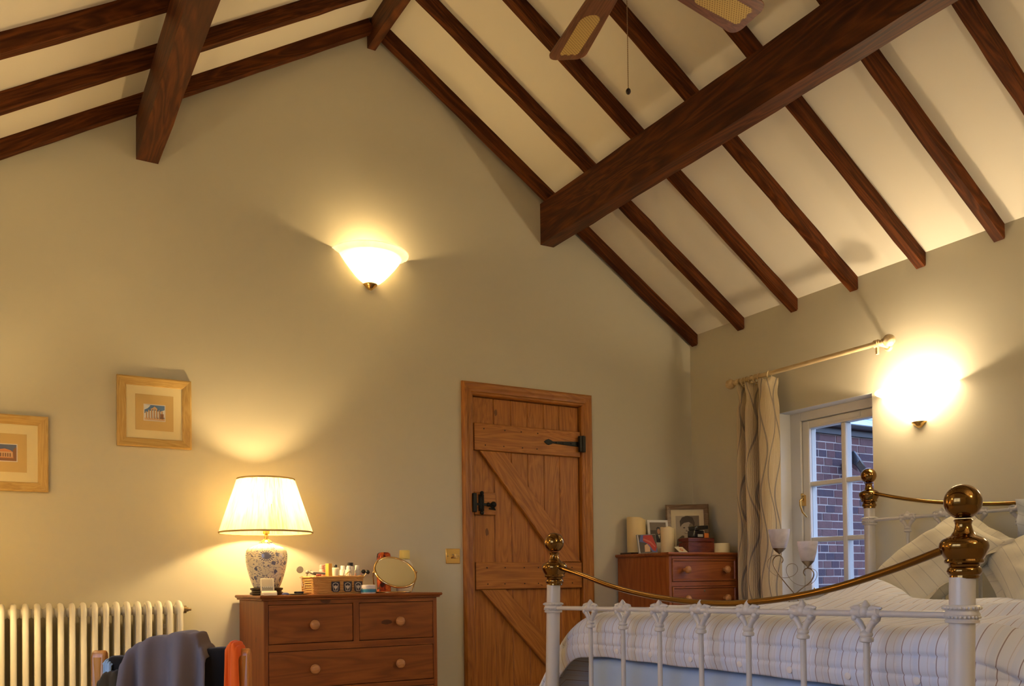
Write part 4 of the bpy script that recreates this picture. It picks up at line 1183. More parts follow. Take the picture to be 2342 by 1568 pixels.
# ------------------------------------------------------------------ curtain and its pole
XP, ZP = 3.939, 2.110
pole = thing('curtain_pole', 'pale wooden curtain pole with ball ends above the window', 'curtain pole', (XP, 3.42, ZP))
MB().tube([(0, -.54, 0), (0, .53, 0)], .0135, 16).build('pole', MAT['pale_wood'], pole, smooth=60)
for s, yy in ((-1, -.567), (1, .558)):
    f = MB()
    n, k = 20, 28
    vs, fs = [], []
    for j in range(n + 1):
        ph = PI * j / n
        for i in range(k):
            th = 2 * PI * i / k
            r = .031 * math.sin(ph) * (1 + .05 * math.sin(5 * th + 4 * ph))
            vs.append((r * math.cos(th), s * (-.031 * math.cos(ph)), r * math.sin(th)))
    for j in range(n):
        for i in range(k): fs.append((j * k + i, j * k + (i + 1) % k, (j + 1) * k + (i + 1) % k, (j + 1) * k + i))
    f.add(vs, fs, Matrix.Translation((0, yy, 0)))
    fo = f.build('finial', MAT['pale_wood'], pole, smooth=60)
    f = MB(); f.lathe([(.014, 0), (.018, .004), (.018, .01), (.012, .014), (.012, .022), (.017, .026), (.013, .032)], 16, Matrix.Translation((0, yy - s * .026, 0)) @ Matrix.Rotation(s * PI / 2, 4, 'X'))
    f.build('finial_neck', MAT['pale_wood'], fo, smooth=40)
for yy in (-.495, .49):
    b = MB(); b.lathe([(.020, -.012), (.020, .012), (.0136, .012)], 20, Matrix.Translation((0, yy, 0)) @ Matrix.Rotation(PI / 2, 4, 'X'))
    b.tube([(0, yy, 0), (XR - XP - .014, yy, -.004)], .009, 10); b.lathe([(.024, 0), (.024, .006), (.018, .014)], 18, Matrix.Translation((XR - XP, yy, -.004)) @ Matrix.Rotation(-PI / 2, 4, 'Y'))
    b.box(-.004, .010, yy - .006, yy + .006, -.055, -.012)
    b.build('bracket', MAT['pale_wood'], pole, smooth=40)
def curtain_mat():
    m, t, b = new_mat('curtain_cloth')
    uv = coords(t, 'UV'); sp = t.nodes.new('ShaderNodeSeparateXYZ'); L(t, uv, sp.inputs[0])
    U, Vv = sp.outputs[0], sp.outputs[1]
    def fam(period, amp, wl, phase, off, wd):
        w = mth(t, 'MULTIPLY', mth(t, 'SINE', mth(t, 'ADD', mth(t, 'MULTIPLY', Vv, 2 * PI / wl), phase)), amp)
        f = mth(t, 'FRACT', mth(t, 'ADD', mth(t, 'DIVIDE', mth(t, 'ADD', U, w), period), off))
        return mth(t, 'LESS_THAN', mth(t, 'ABSOLUTE', mth(t, 'SUBTRACT', f, .5)), wd / period / 2)
    g = mth(t, 'MAXIMUM', fam(.17, .045, .55, 0, 0, .018), fam(.17, .045, .62, 2.2, .45, .012))
    rib = mth(t, 'SINE', mth(t, 'ADD', mth(t, 'MULTIPLY', U, 560), mth(t, 'MULTIPLY', noi(t, uv, 30, 2), 5)))
    base = mixc(t, mth(t, 'MULTIPLY', mth(t, 'ADD', rib, 1), .5), (.60, .48, .30), (.74, .62, .42))
    L(t, mixc(t, mth(t, 'MULTIPLY', g, .85), base, (.27, .23, .20)), b.inputs['Base Color'])
    b.inputs['Roughness'].default_value = .9; b.inputs['Sheen Weight'].default_value = .2
    bump(t, b, rib, .4, .002)
curtain_mat()
cu = thing('curtain', 'cream curtain with wavy grey lines drawn to one side of the window', 'curtain', (XP, 3.76, .03))
fold = [(0, 3.900, .000), (.5, 3.898, .030), (1, 3.888, -.035), (1.5, 3.878, -.020), (2, 3.862, .034), (2.5, 3.838, .028), (3, 3.822, -.034), (3.5, 3.795, -.036), (4, 3.778, .030), (4.5, 3.768, .062), (5, 3.745, .066), (5.5, 3.728, .020), (6, 3.712, -.038), (6.5, 3.675, -.040), (7, 3.64, -.028), (7.5, 3.615, -.004), (8, 3.598, .012)]
def fold_at(t):
    i = min(int(t * 2), len(fold) - 2); f = t * 2 - i
    P = [Vector((fold[max(0, min(len(fold) - 1, i + d))][1], fold[max(0, min(len(fold) - 1, i + d))][2])) for d in (-1, 0, 1, 2)]
    return .5 * ((2 * P[1]) + (P[2] - P[0]) * f + (2 * P[0] - 5 * P[1] + 4 * P[2] - P[3]) * f * f + (3 * P[1] - P[0] - 3 * P[2] + P[3]) * f ** 3)
def curtain_pt(u, v):
    q = fold_at(u * 8)
    z = 2.078 * (1 - v) + .03 * v
    pin = math.exp(-((z - 1.99) / .045) ** 2)          # pinch under the heading
    amp = (.95 + .30 * v) * (1 - .35 * pin)
    y = q.x + .012 * math.sin(3 * v + u * 6) * v + (3.765 - q.x) * (.06 * pin - .0) + (q.x - 3.765) * .03 * v
    x = q.y * amp * 1.12 + .006 * nz(u * 7, z * 2.2, 4)
    return (x, y - 3.76, z - .03 + .006 * math.sin(u * 50) * (1 if v < .02 else 0))
m = MB(); m.grid(curtain_pt, 150, 60, uvfn=lambda u, v: (u * 1.15, v * 2.05))
m.build('curtain_fabric', MAT['curtain_cloth'], cu, smooth=80, solid=.002)
for k, yy in enumerate((3.90, 3.868, 3.835, 3.80, 3.765, 3.735, 3.66)):
    R0 = Matrix.Translation((0, yy - 3.76, ZP - .03 - .008)) @ Matrix.Rotation(PI / 2 + .12 * math.sin(k * 2.3), 4, 'X') @ Matrix.Rotation(.2 * math.cos(k), 4, 'Y')
    r = MB(); r.tube([R0 @ Vector((.0235 * math.cos(2 * PI * i / 24), .0235 * math.sin(2 * PI * i / 24), 0)) for i in range(24)], .0038, 8, closed=True)
    ro = r.build('curtain_ring', MAT['pale_wood'], cu, smooth=60)
    MB().tube([(0, yy - 3.76, ZP - .03 - .036), (.002, yy - 3.76, ZP - .03 - .045), (0, yy - 3.76, ZP - .03 - .05)], .002, 6).build('ring_hook', MAT['brass'], ro)

# ------------------------------------------------------------------ on the honey pine chest
def px(u, v, y): 
    q = at(u, v, y=y); return q
def basket():
    yf = 4.06
    x0 = px(718, 1357, yf).x; x1 = px(829, 1356, yf).x
    w, dp, h = (x1 - x0), .19, .082
    r = thing('wicker_basket', 'small honey wicker basket with three dark crest labels on its front', 'basket', ((x0 + x1) / 2, yf + dp / 2, TOPZ))
    def per(t, z):      # rounded rectangle, flaring upwards
        fl = 1 + .05 * z / h
        a = 2 * PI * t
        def sg(q, p): return math.copysign(abs(q) ** p, q)
        return Vector((w / 2 * fl * sg(math.cos(a), .11), dp / 2 * fl * sg(math.sin(a), .11), z))
    wv = MB(); n = 160
    for j in range(13):
        z = .005 + j * (h - .01) / 12.5
        pts = []
        for i in range(n):
            p = per(i / n, z); off = .0016 * math.sin(PI * i / 2 + PI * j) if True else 0
            pts.append(p * 1.0 + Vector((p.x, p.y, 0)).normalized() * (.0018 * (1 if (i // 2 + j) % 2 else -1)))
        wv.tube(pts, .0031, 6, closed=True)
    body = wv.build('basket_weave', MAT['wicker'], r, smooth=60); body['kind'] = 'stuff'
    MB().grid(lambda u, v: per(u, .003 + (h - .006) * v) * Vector((1, 1, 1)).x, 80, 2, True).build('basket_lining', MAT['wicker'], r, smooth=60)
    MB().prism([(per(i / 60, 0).x, per(i / 60, 0).y) for i in range(60)], 'z', 0, .004).build('basket_base', MAT['wicker'], r)
    for i in range(44):
        t_ = (i + .5) / 44
        p, q = per(t_, .002), per(t_, h)
    rm = MB(); rm.tube([per(i / 100, h) for i in range(100)], .0052, 8, closed=True)
    for i in range(100):
        a, b = per(i / 100, h), per((i + 1.6) / 100, h)
        if i % 3 == 0: rm.tube([a + Vector((0, 0, .006)) * 1 + Vector((a.x, a.y, 0)).normalized() * -.002, b + Vector((b.x, b.y, 0)).normalized() * .006, b + Vector((0, 0, -.004))], .0026, 6)
    rm.build('basket_rim', MAT['wicker'], r, smooth=60)
    # labels
    for k, u_ in enumerate((-.012, .052, .102)):
        lx = -w / 2 + w * (.43, .68, .90)[k] - .0
        sh = [([(lx - .021, .018), (lx - .013, .010), (lx + .013, .010), (lx + .021, .018), (lx + .021, .060), (lx - .021, .060)], 't_navy')]
        crest = [(lx - .010, .014), (lx + .010, .014), (lx + .015, .044), (lx + .012, .052), (lx, .056), (lx - .012, .052), (lx - .015, .044)]
        sh.append((crest, 't_g4')); sh.append(([(lx + (a - lx) * .84, .034 + (b - .034) * .86) for a, b in crest], 't_navy'))
        for dx, dz, rx, rz, rt in ((0, .034, .0035, .010, 0), (-.005, .033, .003, .009, .5), (.005, .033, .003, .009, -.5), (0, .024, .002, .005, 0)):
            sh.append((ell(lx + dx, dz, rx, rz, 10, rt), 't_g4'))
        flat_print('crest_label', sh, r, -dp / 2 * 1.03 - .0052)
    return r, x0, x1, yf, dp
wood('wicker', (.42, .20, .05), (.58, .31, .09), (.70, .42, .15), 'x', .5, 2.0)
bk, bx0, bx1, byf, bdp = basket()
bz = TOPZ + .006
def in_basket(u, vtop, depth):
    q = px(u, vtop, byf + depth); return q
def cyl_item(name, label, cat, u, vtop, depth, r, mats, prof=None, cap=None, tilt=(0, 0)):
    """upright bottle-like thing standing on the basket bottom; cap=(height, radius, material)"""
    q = in_basket(u, vtop, depth); H = q.z - bz
    o = thing(name, label, cat, (q.x, q.y, bz), (tilt[0], tilt[1], 0))
    hb = H - (cap[0] if cap else 0)
    MB().lathe([(r * .9, 0), (r, .004), (r, hb - .006), (r * .8, hb - .001), (r * .55, hb)], 18).build('bottle_body', MAT[mats], o, smooth=40)
    if cap: MB().lathe([(cap[1], hb + .0005), (cap[1], H - .002), (cap[1] * .85, H)], 18).build('cap', MAT[cap[2]], o, smooth=40)
    return o
cyl_item('pink_tube', 'pink cosmetics tube standing in the wicker basket', 'tube', 737, 1291, .10, 0.0150, 't_pink', cap=(.02, .013, 't_pink'))
q = in_basket(752, 1288, .06)
MB_ = MB().box(-.0115, .0115, -.0115, .0115, 0, q.z - bz)
bxo = MB_.build('amber_box', MAT['t_amber'], bevel=.001); bxo.location = (q.x, q.y, bz); bxo.rotation_euler = (0, 0, .4)
tag(bxo, 'tall amber cardboard box standing in the wicker basket', 'box')
cyl_item('squat_bottle', 'cream bottle with a tilted black cap in the wicker basket', 'bottle', 767, 1291, .09, 0.0213, 'cream', cap=(.014, .009, 'black'))
cyl_item('white_bottle', 'round white bottle next to the black capped jar in the basket', 'bottle', 784, 1293, .13, 0.0163, 'white', cap=(.02, .011, 'white'))
cyl_item('black_capped_jar', 'pale jar with a wide black cap at the back of the basket', 'jar', 801, 1286, .10, 0.0200, 'white', cap=(.018, .0145, 'black'))
cyl_item('white_capped_bottle', 'cream bottle with a white cap in front of the black capped jar', 'bottle', 798, 1293, .05, 0.0175, 'cream', cap=(.018, .0105, 'white'))
cyl_item('rounded_bottle', 'small white round topped bottle near the basket end', 'bottle', 817, 1292, .12, 0.0163, 'white', cap=(.022, .0115, 'white'))
# compact and palette lying across the top
q = in_basket(727, 1309, .05)
o = MB().box(-.032, .032, -.02, .02, -.005, .005).build('make_up_palette', MAT['t_greytone'], bevel=.002); o.location = q; o.rotation_euler = (.15, .08, .1)
tag(o, 'flat grey make up palette lying on top of the basket', 'palette')
q = in_basket(716, 1309, .10)
o = MB().box(-.012, .012, -.012, .012, -.008, .008).build('black_compact', MAT['black'], bevel=.002); o.location = q; o.rotation_euler = (.3, .2, .5)
tag(o, 'small square black compact beside the grey palette', 'compact')
q = in_basket(729, 1315, .02)
o = MB().tube([(-.012, 0, 0), (.012, 0, .001)], .004, 10).build('red_lipstick', MAT['t_red'], smooth=50); o.location = q
tag(o, 'small red lipstick lying at the front of the basket', 'lipstick')
# brushes
def brush(label, u0, v0, u1, v1, depth, head, hr, hl, handle):
    a = in_basket(u0, v0, depth); b = in_basket(u1, v1, depth)
    r = thing('make_up_brush', label, 'brush', a)
    d = (b - a); L_ = d.length; dn = d.normalized()
    MB().tube([(0, 0, 0), d * .45, d * .8, d], [.0025, .0038, .003, .004], 10).build('handle', MAT[handle], r, smooth=50)
    MB().tube([d, d + dn * hl * .25, d + dn * hl * .7, d + dn * hl], [.004, hr, hr * 1.05, hr * .35], 12).build('bristles', MAT[head], r, smooth=60)
brush('make up brush with a pale wooden handle and grey head by the lamp', 696, 1345, 702, 1312, .12, 't_greytone', .009, .018, 'pale_wood')
brush('fat make up brush with dark bristles leaning out of the basket', 815, 1340, 838, 1311, .06, 'black', .011, .020, 'pale_wood')
brush('slim make up brush with black bristles behind the fat brush', 800, 1340, 828, 1310, .10, 'black', .010, .022, 't_pink')
# small tongs and pencils
def stick(name, label, cat, u0, v0, u1, v1, depth, r, mat):
    a = in_basket(u0, v0, depth); b = in_basket(u1, v1, depth)
    o = MB().tube([(0, 0, 0), b - a], r, 8).build(name, MAT[mat], smooth=50); o.location = a
    return tag(o, label, cat)
stick('eye_pencil', 'thin silver eye pencil crossing in front of the white bottles', 'pencil', 778, 1345, 788, 1304, .035, .0028, 'enamel')
stick('eye_pencil', 'brown eye pencil crossing the silver pencil in the basket', 'pencil', 781, 1345, 795, 1303, .045, .0028, 'bronze')
stick('eye_pencil', 'short pink eye pencil near the brushes in the basket', 'pencil', 803, 1345, 814, 1310, .03, .003, 't_pink')
q = in_basket(798, 1312, .022)
o = MB().tube([(-.018, 0, -.02), (-.006, 0, .008), (.006, 0, .012), (.010, 0, .002), (.002, 0, -.02)], .0024, 8).build('eyelash_curler', MAT['gold'], smooth=50); o.location = q
tag(o, 'small shiny eyelash curler at the front of the basket', 'curler')
q = in_basket(686, 1302, .15); q0 = in_basket(692, 1340, .15)
hm = thing('hand_mirror', 'small round grey hand mirror sticking up from the basket', 'hand mirror', q0)
MB().lathe([(.0, -.003), (.0165, -.003), (.0175, 0), (.0165, .003), (0, .003)], 24, Matrix.Translation(q - q0) @ Matrix.Rotation(PI / 2, 4, 'X')).build('mirror_head', MAT['t_greytone'], hm, smooth=40)
MB().tube([(0, 0, 0), (q - q0) * .62], .0035, 8).build('handle', MAT['cream'], hm, smooth=50)
# handheld organiser in its dock
q = px(612, 1360, 4.03)
pd = thing('handheld_organiser', 'cream handheld organiser standing in its charging dock', 'handheld device', (q.x, 4.03, TOPZ), (0, 0, -.15))
MB().prism([(-.03, 0), (.035, 0), (.035, .006), (.01, .022), (-.022, .018), (-.03, .008)], 'x', -.034, .034, Matrix.Translation((.006, 0, 0)) ).build('dock', MAT['cream'], pd, bevel=.002)
T_ = Matrix.Translation((.0, .0, .018)) @ Matrix.Rotation(math.radians(-24), 4, 'X')
bd = MB().box(-.031, .031, -.006, .006, 0, .066, T_).build('device_body', MAT['cream'], pd, bevel=.004)
MB().box(-.024, .024, -.0072, -.0062, .026, .059, T_).build('screen', MAT['t_g4'], bd)
MB().box(-.024, .024, -.0072, -.0062, .004, .022, T_).build('keypad', MAT['t_greytone'], bd)
for k in range(5): MB().box(-.020 + k * .009, -.014 + k * .009, -.0082, -.0072, .017, .020, T_).build('key', MAT['white'], bd)
# dish with bits
q = px(683, 1359, 4.06)
ds = thing('dish', 'flat black dish lying on the chest between lamp and basket', 'dish', (q.x + .004, 4.08, TOPZ))
MB().lathe([(.03, 0), (.05, .003), (.052, .005), (.046, .005), (.03, .003), (.001, .0025)], 32).build('plate', MAT['black_gloss'], ds, smooth=40)
o = MB().box(-.019, .019, -.014, .014, 0, .010).build('wallet', MAT['t_navy'], bevel=.003); o.location = (q.x + .006, 4.075, TOPZ + .0055); o.rotation_euler = (0, 0, .2)
tag(o, 'small dark wallet lying in the black dish', 'wallet')
q = px(653, 1356, 4.02)
o = MB().tube([(-.016, 0, 0), (-.005, 0, .003), (.008, 0, .002), (.016, 0, 0)], [.004, .006, .006, .004], 10, flat=.7).build('key_fob', MAT['t_blue'], smooth=60); o.location = (q.x, 4.02, TOPZ + .0045)
tag(o, 'dark blue key fob lying in front of the lamp', 'key fob')
q = px(601, 1362, 3.985)
o = MB().sphere((0, 0, 0), .006, 10, .7).build('pebble', MAT['cream'], smooth=60); o.location = (q.x, 3.985, TOPZ + .0042)
tag(o, 'tiny cream pebble at the front edge beside the organiser', 'pebble')
# jar of cream
qa, qb = px(828, 1357, 4.03), px(860, 1357, 4.03)
jr = (qb.x - qa.x) / 2
jar = thing('cream_jar', 'round jar of face cream with a teal band and pale lid', 'jar', ((qa.x + qb.x) / 2, 4.04, TOPZ))
MB().lathe([(jr * .96, 0), (jr, .002), (jr, .025), (jr * .95, .026)], 28).build('jar_body', MAT['t_edge'], jar, smooth=40)
MB().lathe([(jr + .0004, .006), (jr + .0006, .0062), (jr + .0006, .0215), (jr + .0004, .0217)], 28, None, False, False).build('jar_label', MAT['t_teal'], jar, smooth=40)
MB().lathe([(jr * 1.0, .0265), (jr * 1.0, .040), (jr * .94, .042)], 28).build('lid', MAT['t_edge'], jar, smooth=40)
# vanity mirror
q = px(904, 1308, 4.09)
R_m = .107
vm = thing('vanity_mirror', 'round gilt vanity mirror tilted back on its wire stand', 'mirror', (q.x, 4.09, TOPZ))
zc = q.z - TOPZ
Tm = Matrix.Translation((0, 0, zc)) @ Matrix.Rotation(PI / 2 - math.radians(45), 4, 'X')
plain('mirror_glass', (.86, .84, .74), .03, 1.0)
ring = MB(); ring.tube([Tm @ Vector((R_m * math.cos(2 * PI * i / 56), R_m * math.sin(2 * PI * i / 56), 0)) for i in range(56)], .006, 10, closed=True)
rg = ring.build('mirror_ring', MAT['gold'], vm, smooth=60)
MB().lathe([(.0001, .002), (R_m - .003, .002), (R_m - .003, -.003), (.0001, -.003)], 56, Tm, False, False).build('mirror_glass', MAT['mirror_glass'], rg)
stn = MB()
for s in (-1, 1):
    stn.tube([(s * (R_m + .008), 0, zc + .006), (s * (R_m + .010), .004, zc - .02), (s * (R_m + .004), .012, .05), (s * (R_m - .012), .02, .006)], .0032, 8)
    stn.sphere((s * (R_m + .009), 0, zc), .006, 10)
stn.tube([(-(R_m - .012), .02, .005), (-.06, -.045, .004), (.06, -.045, .004), (R_m - .012, .02, .005), (.05, .07, .004), (-.05, .07, .004)], .0032, 8, closed=True)
stn.build('stand', MAT['gold'], vm, smooth=60)
# patterned box and lotion bottle behind the mirror
qa, qb = px(865, 1355, 4.28), px(894, 1262, 4.28)
def tortoise():
    m, t, b = new_mat('tortoise')
    v = coords(t, 'Object', (1, 1, .7))
    f = noi(t, v, 38, 3, .5, .8)
    L(t, ramp(t, f, [(.40, (.05, .010, .008)), (.5, (.34, .035, .010)), (.62, (.62, .14, .02))]), b.inputs['Base Color'])
    b.inputs['Roughness'].default_value = .2
tortoise()
o = MB().lathe([(.034, 0), (.037, .003), (.037, .190), (.034, .205), (.024, .212), (.001, .213)], 4, Matrix.Rotation(PI / 4, 4, 'Z')).build('patterned_bottle', MAT['tortoise'], bevel=.008, segs=3)
o.location = ((qa.x + qb.x) / 2, 4.29, TOPZ); o.scale = (1.15, 1, (qb.z - TOPZ) / .213)
tag(o, 'tall red and black patterned bottle behind the vanity mirror', 'bottle')
qa, qb = px(906, 1355, 4.30), px(942, 1258, 4.30)
lo = thing('lotion_bottle', 'white lotion bottle with a yellow cap behind the vanity mirror', 'bottle', ((qa.x + qb.x) / 2 + .004, 4.30, TOPZ))
Hh = qb.z - TOPZ
w2 = (qb.x - qa.x) / 2
MB().lathe([(w2 * .9, 0), (w2, .006), (w2, Hh * .62), (w2 * .9, Hh * .70), (w2 * .62, Hh * .775), (w2 * .55, Hh * .79)], 28, None, True, True, sy=.6).build('bottle_body', MAT['cream'], lo, smooth=50)
MB().lathe([(w2 * .60, Hh * .792), (w2 * .60, Hh * .985), (w2 * .55, Hh)], 24).build('cap', MAT['t_yel'], lo, smooth=50)
MB().lathe([(w2 * 1.004, Hh * .20), (w2 * 1.012, Hh * .202), (w2 * 1.012, Hh * .30), (w2 * 1.004, Hh * .302)], 28, None, False, False, sy=.6).build('label_band', MAT['t_green'], lo, smooth=50)

# ------------------------------------------------------------------ on the reddish pine chest
T2 = TOP2
def candle(u0, u1, vt, y, label, mat, seed):
    a, b = px(u0, 1254, y), px(u1, vt, y)
    r = (b.x - a.x) / 2 * .86; H = b.z - T2 - .008
    c = thing('pillar_candle', label, 'candle', ((a.x + b.x) / 2, y, T2 + (.012 if y > 4.3 else .007)))
    n = 28; m = MB(); vs, fs = [], []
    prof = [(r * .97, 0), (r, .004), (r, H * .5), (r, H)]
    ring = lambda a_: H * (1 - .05 + .06 * nz(math.cos(a_) * 1.2, math.sin(a_) * 1.2, seed) - .05 * max(0, math.cos(a_ + .9)))
    for j, (rr, z) in enumerate(prof):
        for i in range(n):
            a_ = 2 * PI * i / n
            vs.append((rr * math.cos(a_), rr * math.sin(a_), z if j < 3 else ring(a_)))
    for i in range(n):
        a_ = 2 * PI * i / n
        vs.append((r * .86 * math.cos(a_), r * .86 * math.sin(a_), ring(a_) - .003))
    for i in range(n):
        a_ = 2 * PI * i / n
        vs.append((r * .7 * math.cos(a_), r * .7 * math.sin(a_), H * .86))
    for j in range(5):
        for i in range(n): fs.append((j * n + i, j * n + (i + 1) % n, (j + 1) * n + (i + 1) % n, (j + 1) * n + i))
    fs += [tuple(range(n))[::-1], tuple(range(5 * n, 6 * n))]
    m.add(vs, fs); m.build('wax_body', MAT[mat], c, smooth=50)
    MB().tube([(0, 0, H * .85), (.001, 0, H * .93)], .0012, 6).build('wick', MAT['black'], c)
    return c
cA = candle(1436, 1474, 1180, 4.36, 'fat amber pillar candle on the dark tray', 'wax', 2)
cB = candle(1513, 1541, 1202, 4.19, 'slim ivory pillar candle on a bronze saucer', 'wax2', 6)
o = MB().prism([(-.085, -.055), (.06, -.055), (.06, .055), (-.085, .055)], 'z', 0, .0115).build('tray', MAT['dark_wood'], bevel=.002)
o.location = (cA.location.x - .002, 4.36, T2); tag(o, 'thin dark tray under the fat amber candle', 'tray')
o = MB().lathe([(.024, 0), (.036, .003), (.043, .0065), (.038, .0068), (.02, .005), (.001, .005)], 30).build('saucer', MAT['bronze'], smooth=40)
o.location = (cB.location.x, 4.19, T2); tag(o, 'small bronze saucer under the slim ivory candle', 'saucer')
def leaning(name, label, cat, c, rz, lean):
    return thing(name, label, cat, c, (-lean, 0, rz))
# small portrait in a white mount
a, b = px(1486, 1254, 4.33), px(1523, 1189, 4.33)
w, h = (b.x - a.x) * .5 * 1.06, (b.z - T2)
sp_ = thing('small_photograph', 'small white mounted colour portrait between the two candles', 'photograph', ((a.x + b.x) / 2, 4.31, T2 + .003), (-.16, 0, -.25))
MB().box(-w, w, 0, .006, 0, h).build('mount_board', MAT['white'], sp_)
z0 = h * .34
flat_print('portrait_print', [(rect(-w * .78, w * .78, z0, h * .93), 't_g1'), (rect(-w * .78, w * .78, h * .70, h * .93), 't_g2'), ([(-w * .7, z0), (w * .75, z0), (w * .7, h * .5), (w * .25, h * .56), (-w * .2, h * .56), (-w * .55, h * .48)], 't_navy'),
           ([(-.004, h * .56), (.010, h * .56), (.004, h * .44)], 't_g4'), (ell(.002, h * .66, .0105, .017), 't_skin'), ([(-.012, h * .66), (-.012, h * .76), (-.002, h * .80), (.010, h * .78), (.013, h * .68), (.008, h * .745), (-.005, h * .75)], 't_navy')], sp_, -.0005)
MB().prism([(.006, 0), (.05, 0), (.006, h * .6)], 'x', -.008, .008).build('strut', MAT['card_tan'], sp_)
# big framed black and white portrait
fc = Vector((3.835, 4.27, T2 + .001))
fr_ = thing('photo_frame', 'large brown wooden frame holding a black and white portrait', 'photo frame', fc, (-.20, 0, -.62))
HW, HHt = .140, .332
for o in frame_sides((-HW + .035, HW - .035, .035, HHt - .035), [(0, .004), (0, .012), (.010, .016), (.024, .020), (.032, .014), (.035, .002)], 0, 'frame_moulding', MAT['frame_brown'], fr_): pass
MB().box(-HW + .02, HW - .02, -.003, .003, .02, HHt - .02).build('backing', MAT['black'], fr_)
MB().box(-HW + .035, HW - .035, -.0046, -.0032, .035, HHt - .035).build('mount', MAT['t_ivory'], fr_)
X_ = lambda q: q * .075; Z_ = lambda q: .055 + q * .20
pic = [(rect(X_(-1), X_(1), Z_(0), Z_(1)), 't_g3'), (rect(X_(-.2), X_(1), Z_(.1), Z_(1)), 't_g2'), ([(X_(-1), Z_(0)), (X_(-.9), Z_(.22)), (X_(-.5), Z_(.34)), (X_(.3), Z_(.32)), (X_(.9), Z_(.2)), (X_(1), Z_(0))], 't_g1'),
       ([(X_(-.45), Z_(0)), (X_(-.3), Z_(.30)), (X_(.1), Z_(.30)), (X_(.35), Z_(0))], 't_g3'), (ell(X_(-.05), Z_(.36), X_(.30), .026), 't_g3'), (ell(X_(-.08), Z_(.56), X_(.50), .052), 't_g3'), (ell(X_(.30), Z_(.56), X_(.22), .040), 't_g2'),
       ([(X_(-.62), Z_(.62)), (X_(-.66), Z_(.82)), (X_(-.45), Z_(.95)), (X_(0), Z_(1.0)), (X_(.45), Z_(.94)), (X_(.62), Z_(.76)), (X_(.55), Z_(.56)), (X_(.42), Z_(.72)), (X_(.1), Z_(.79)), (X_(-.3), Z_(.76)), (X_(-.5), Z_(.70))], 't_g1'),
       (ell(X_(-.30), Z_(.60), X_(.09), .0045), 't_g1'), (ell(X_(.10), Z_(.61), X_(.09), .0045), 't_g1'), (ell(X_(-.10), Z_(.50), X_(.08), .006), 't_g2'), (ell(X_(-.08), Z_(.42), X_(.20), .0055), 't_g1'), (ell(X_(-.08), Z_(.425), X_(.16), .003), 't_g4'), (ell(X_(.52), Z_(.54), X_(.08), .014), 't_g3')]
flat_print('portrait_print', pic, fr_, -.0050)
MB().prism([(.004, 0.02), (.11, 0.022), (.004, HHt * .7)], 'x', -.01, .01).build('strut', MAT['frame_brown'], fr_)
# disc case
a, b = px(1453, 1262, 4.24), px(1496, 1216, 4.24)
w = .062; h = .124
cdx = thing('disc_case', 'clear disc case with a red cover leaning in front of the candles', 'disc case', ((a.x + b.x) / 2 + .012, 4.22, T2 + .003), (-.28, -.03, -.35))
MB().box(-w, w, 0, .009, 0, h).build('case', MAT['t_greytone'], cdx, bevel=.001)
flat_print('cover_print', [(rect(-w * .92, w * .96, .004, h - .004), 't_g1'), ([(-w * .55, h - .004), (w * .4, h - .004), (w * .94, .03), (w * .94, .006), (w * .45, .006), (-w * .1, h * .55), (-w * .8, h * .62)], 't_blue'), ([(-w * .3, h - .006), (w * .62, h - .006), (w * .95, h * .35), (w * .8, .012), (w * .5, .02), (w * .2, h * .45), (-w * .4, h * .66)], 't_red'), ([(-w * .4, h * .72), (w * .3, h * .55), (w * .75, h * .30), (w * .8, h * .36), (w * .4, h * .62), (-w * .3, h * .80)], 't_redl'), ([(-w * .35, .01), (w * .2, .01), (w * .25, h * .3), (0, h * .5), (-w * .3, h * .42)], 't_stone'), (rect(-w * .92, -w * .84, .004, h - .004), 't_edge')], cdx, -.0005)
# folded card
a = px(1560, 1254, 4.0)
cdd = thing('greeting_card', 'small cream card with a brown emblem lying against the red box', 'card', (a.x - .004, 3.975, T2), (-.95, 0, .15))
MB().prism([(-.040, 0), (.036, 0), (.042, .062), (-.034, .062)], 'y', 0, .0015).build('card', MAT['t_ivory'], cdd)
flat_print('emblem', [([(-.012, .020), (-.002, .015), (.012, .020), (.016, .036), (.006, .045), (-.010, .038)], 't_orange'), (ell(.002, .030, .006, .006, 10), 't_ivory')], cdd, -.0003)
# mahogany box, black case and orange packet
a, b = px(1573, 1254, 4.0), px(1630, 1230, 4.0)
mb = thing('mahogany_box', 'dark red mahogany box with a hinged lid in front of the portrait', 'box', ((a.x + b.x) / 2, 4.035, T2), (0, 0, -.08))
w = (b.x - a.x) / 2 * .96; hb = b.z - T2
MB().box(-w, w, -.05, .05, 0, hb * .72).build('box_body', MAT['mahogany'], mb, bevel=.003)
MB().box(-w - .001, w + .001, -.051, .051, hb * .73, hb).build('lid', MAT['mahogany'], mb, bevel=.003)
tz = T2 + hb + .0005
a, b = px(1582, 1228, 4.01), px(1624, 1203, 4.01)
bc = thing('black_case', 'open glossy black case on top of the mahogany box', 'case', ((a.x + b.x) / 2 - .012, 4.03, tz))
MB().box(-.054, .030, -.03, .03, 0, .046).build('case_body', MAT['black_gloss'], bc, bevel=.006)
MB().box(-.046, .062, -.036, .03, 0, .027, Matrix.Translation((0, 0, .0475)) @ Matrix.Rotation(-.07, 4, 'Y')).build('case_lid', MAT['black_gloss'], bc, bevel=.006)
MB().box(-.024, .018, -.0315, -.030, .006, .022).build('case_label', MAT['t_greytone'], bc)
o = MB().box(-.019, .019, -.022, .022, 0, .030).build('orange_packet', MAT['t_orange'], bevel=.002); o.location = (bc.location.x + .053, 4.028, tz); o.rotation_euler = (0, 0, .1)
tag(o, 'small orange packet beside the black case on the mahogany box', 'packet')
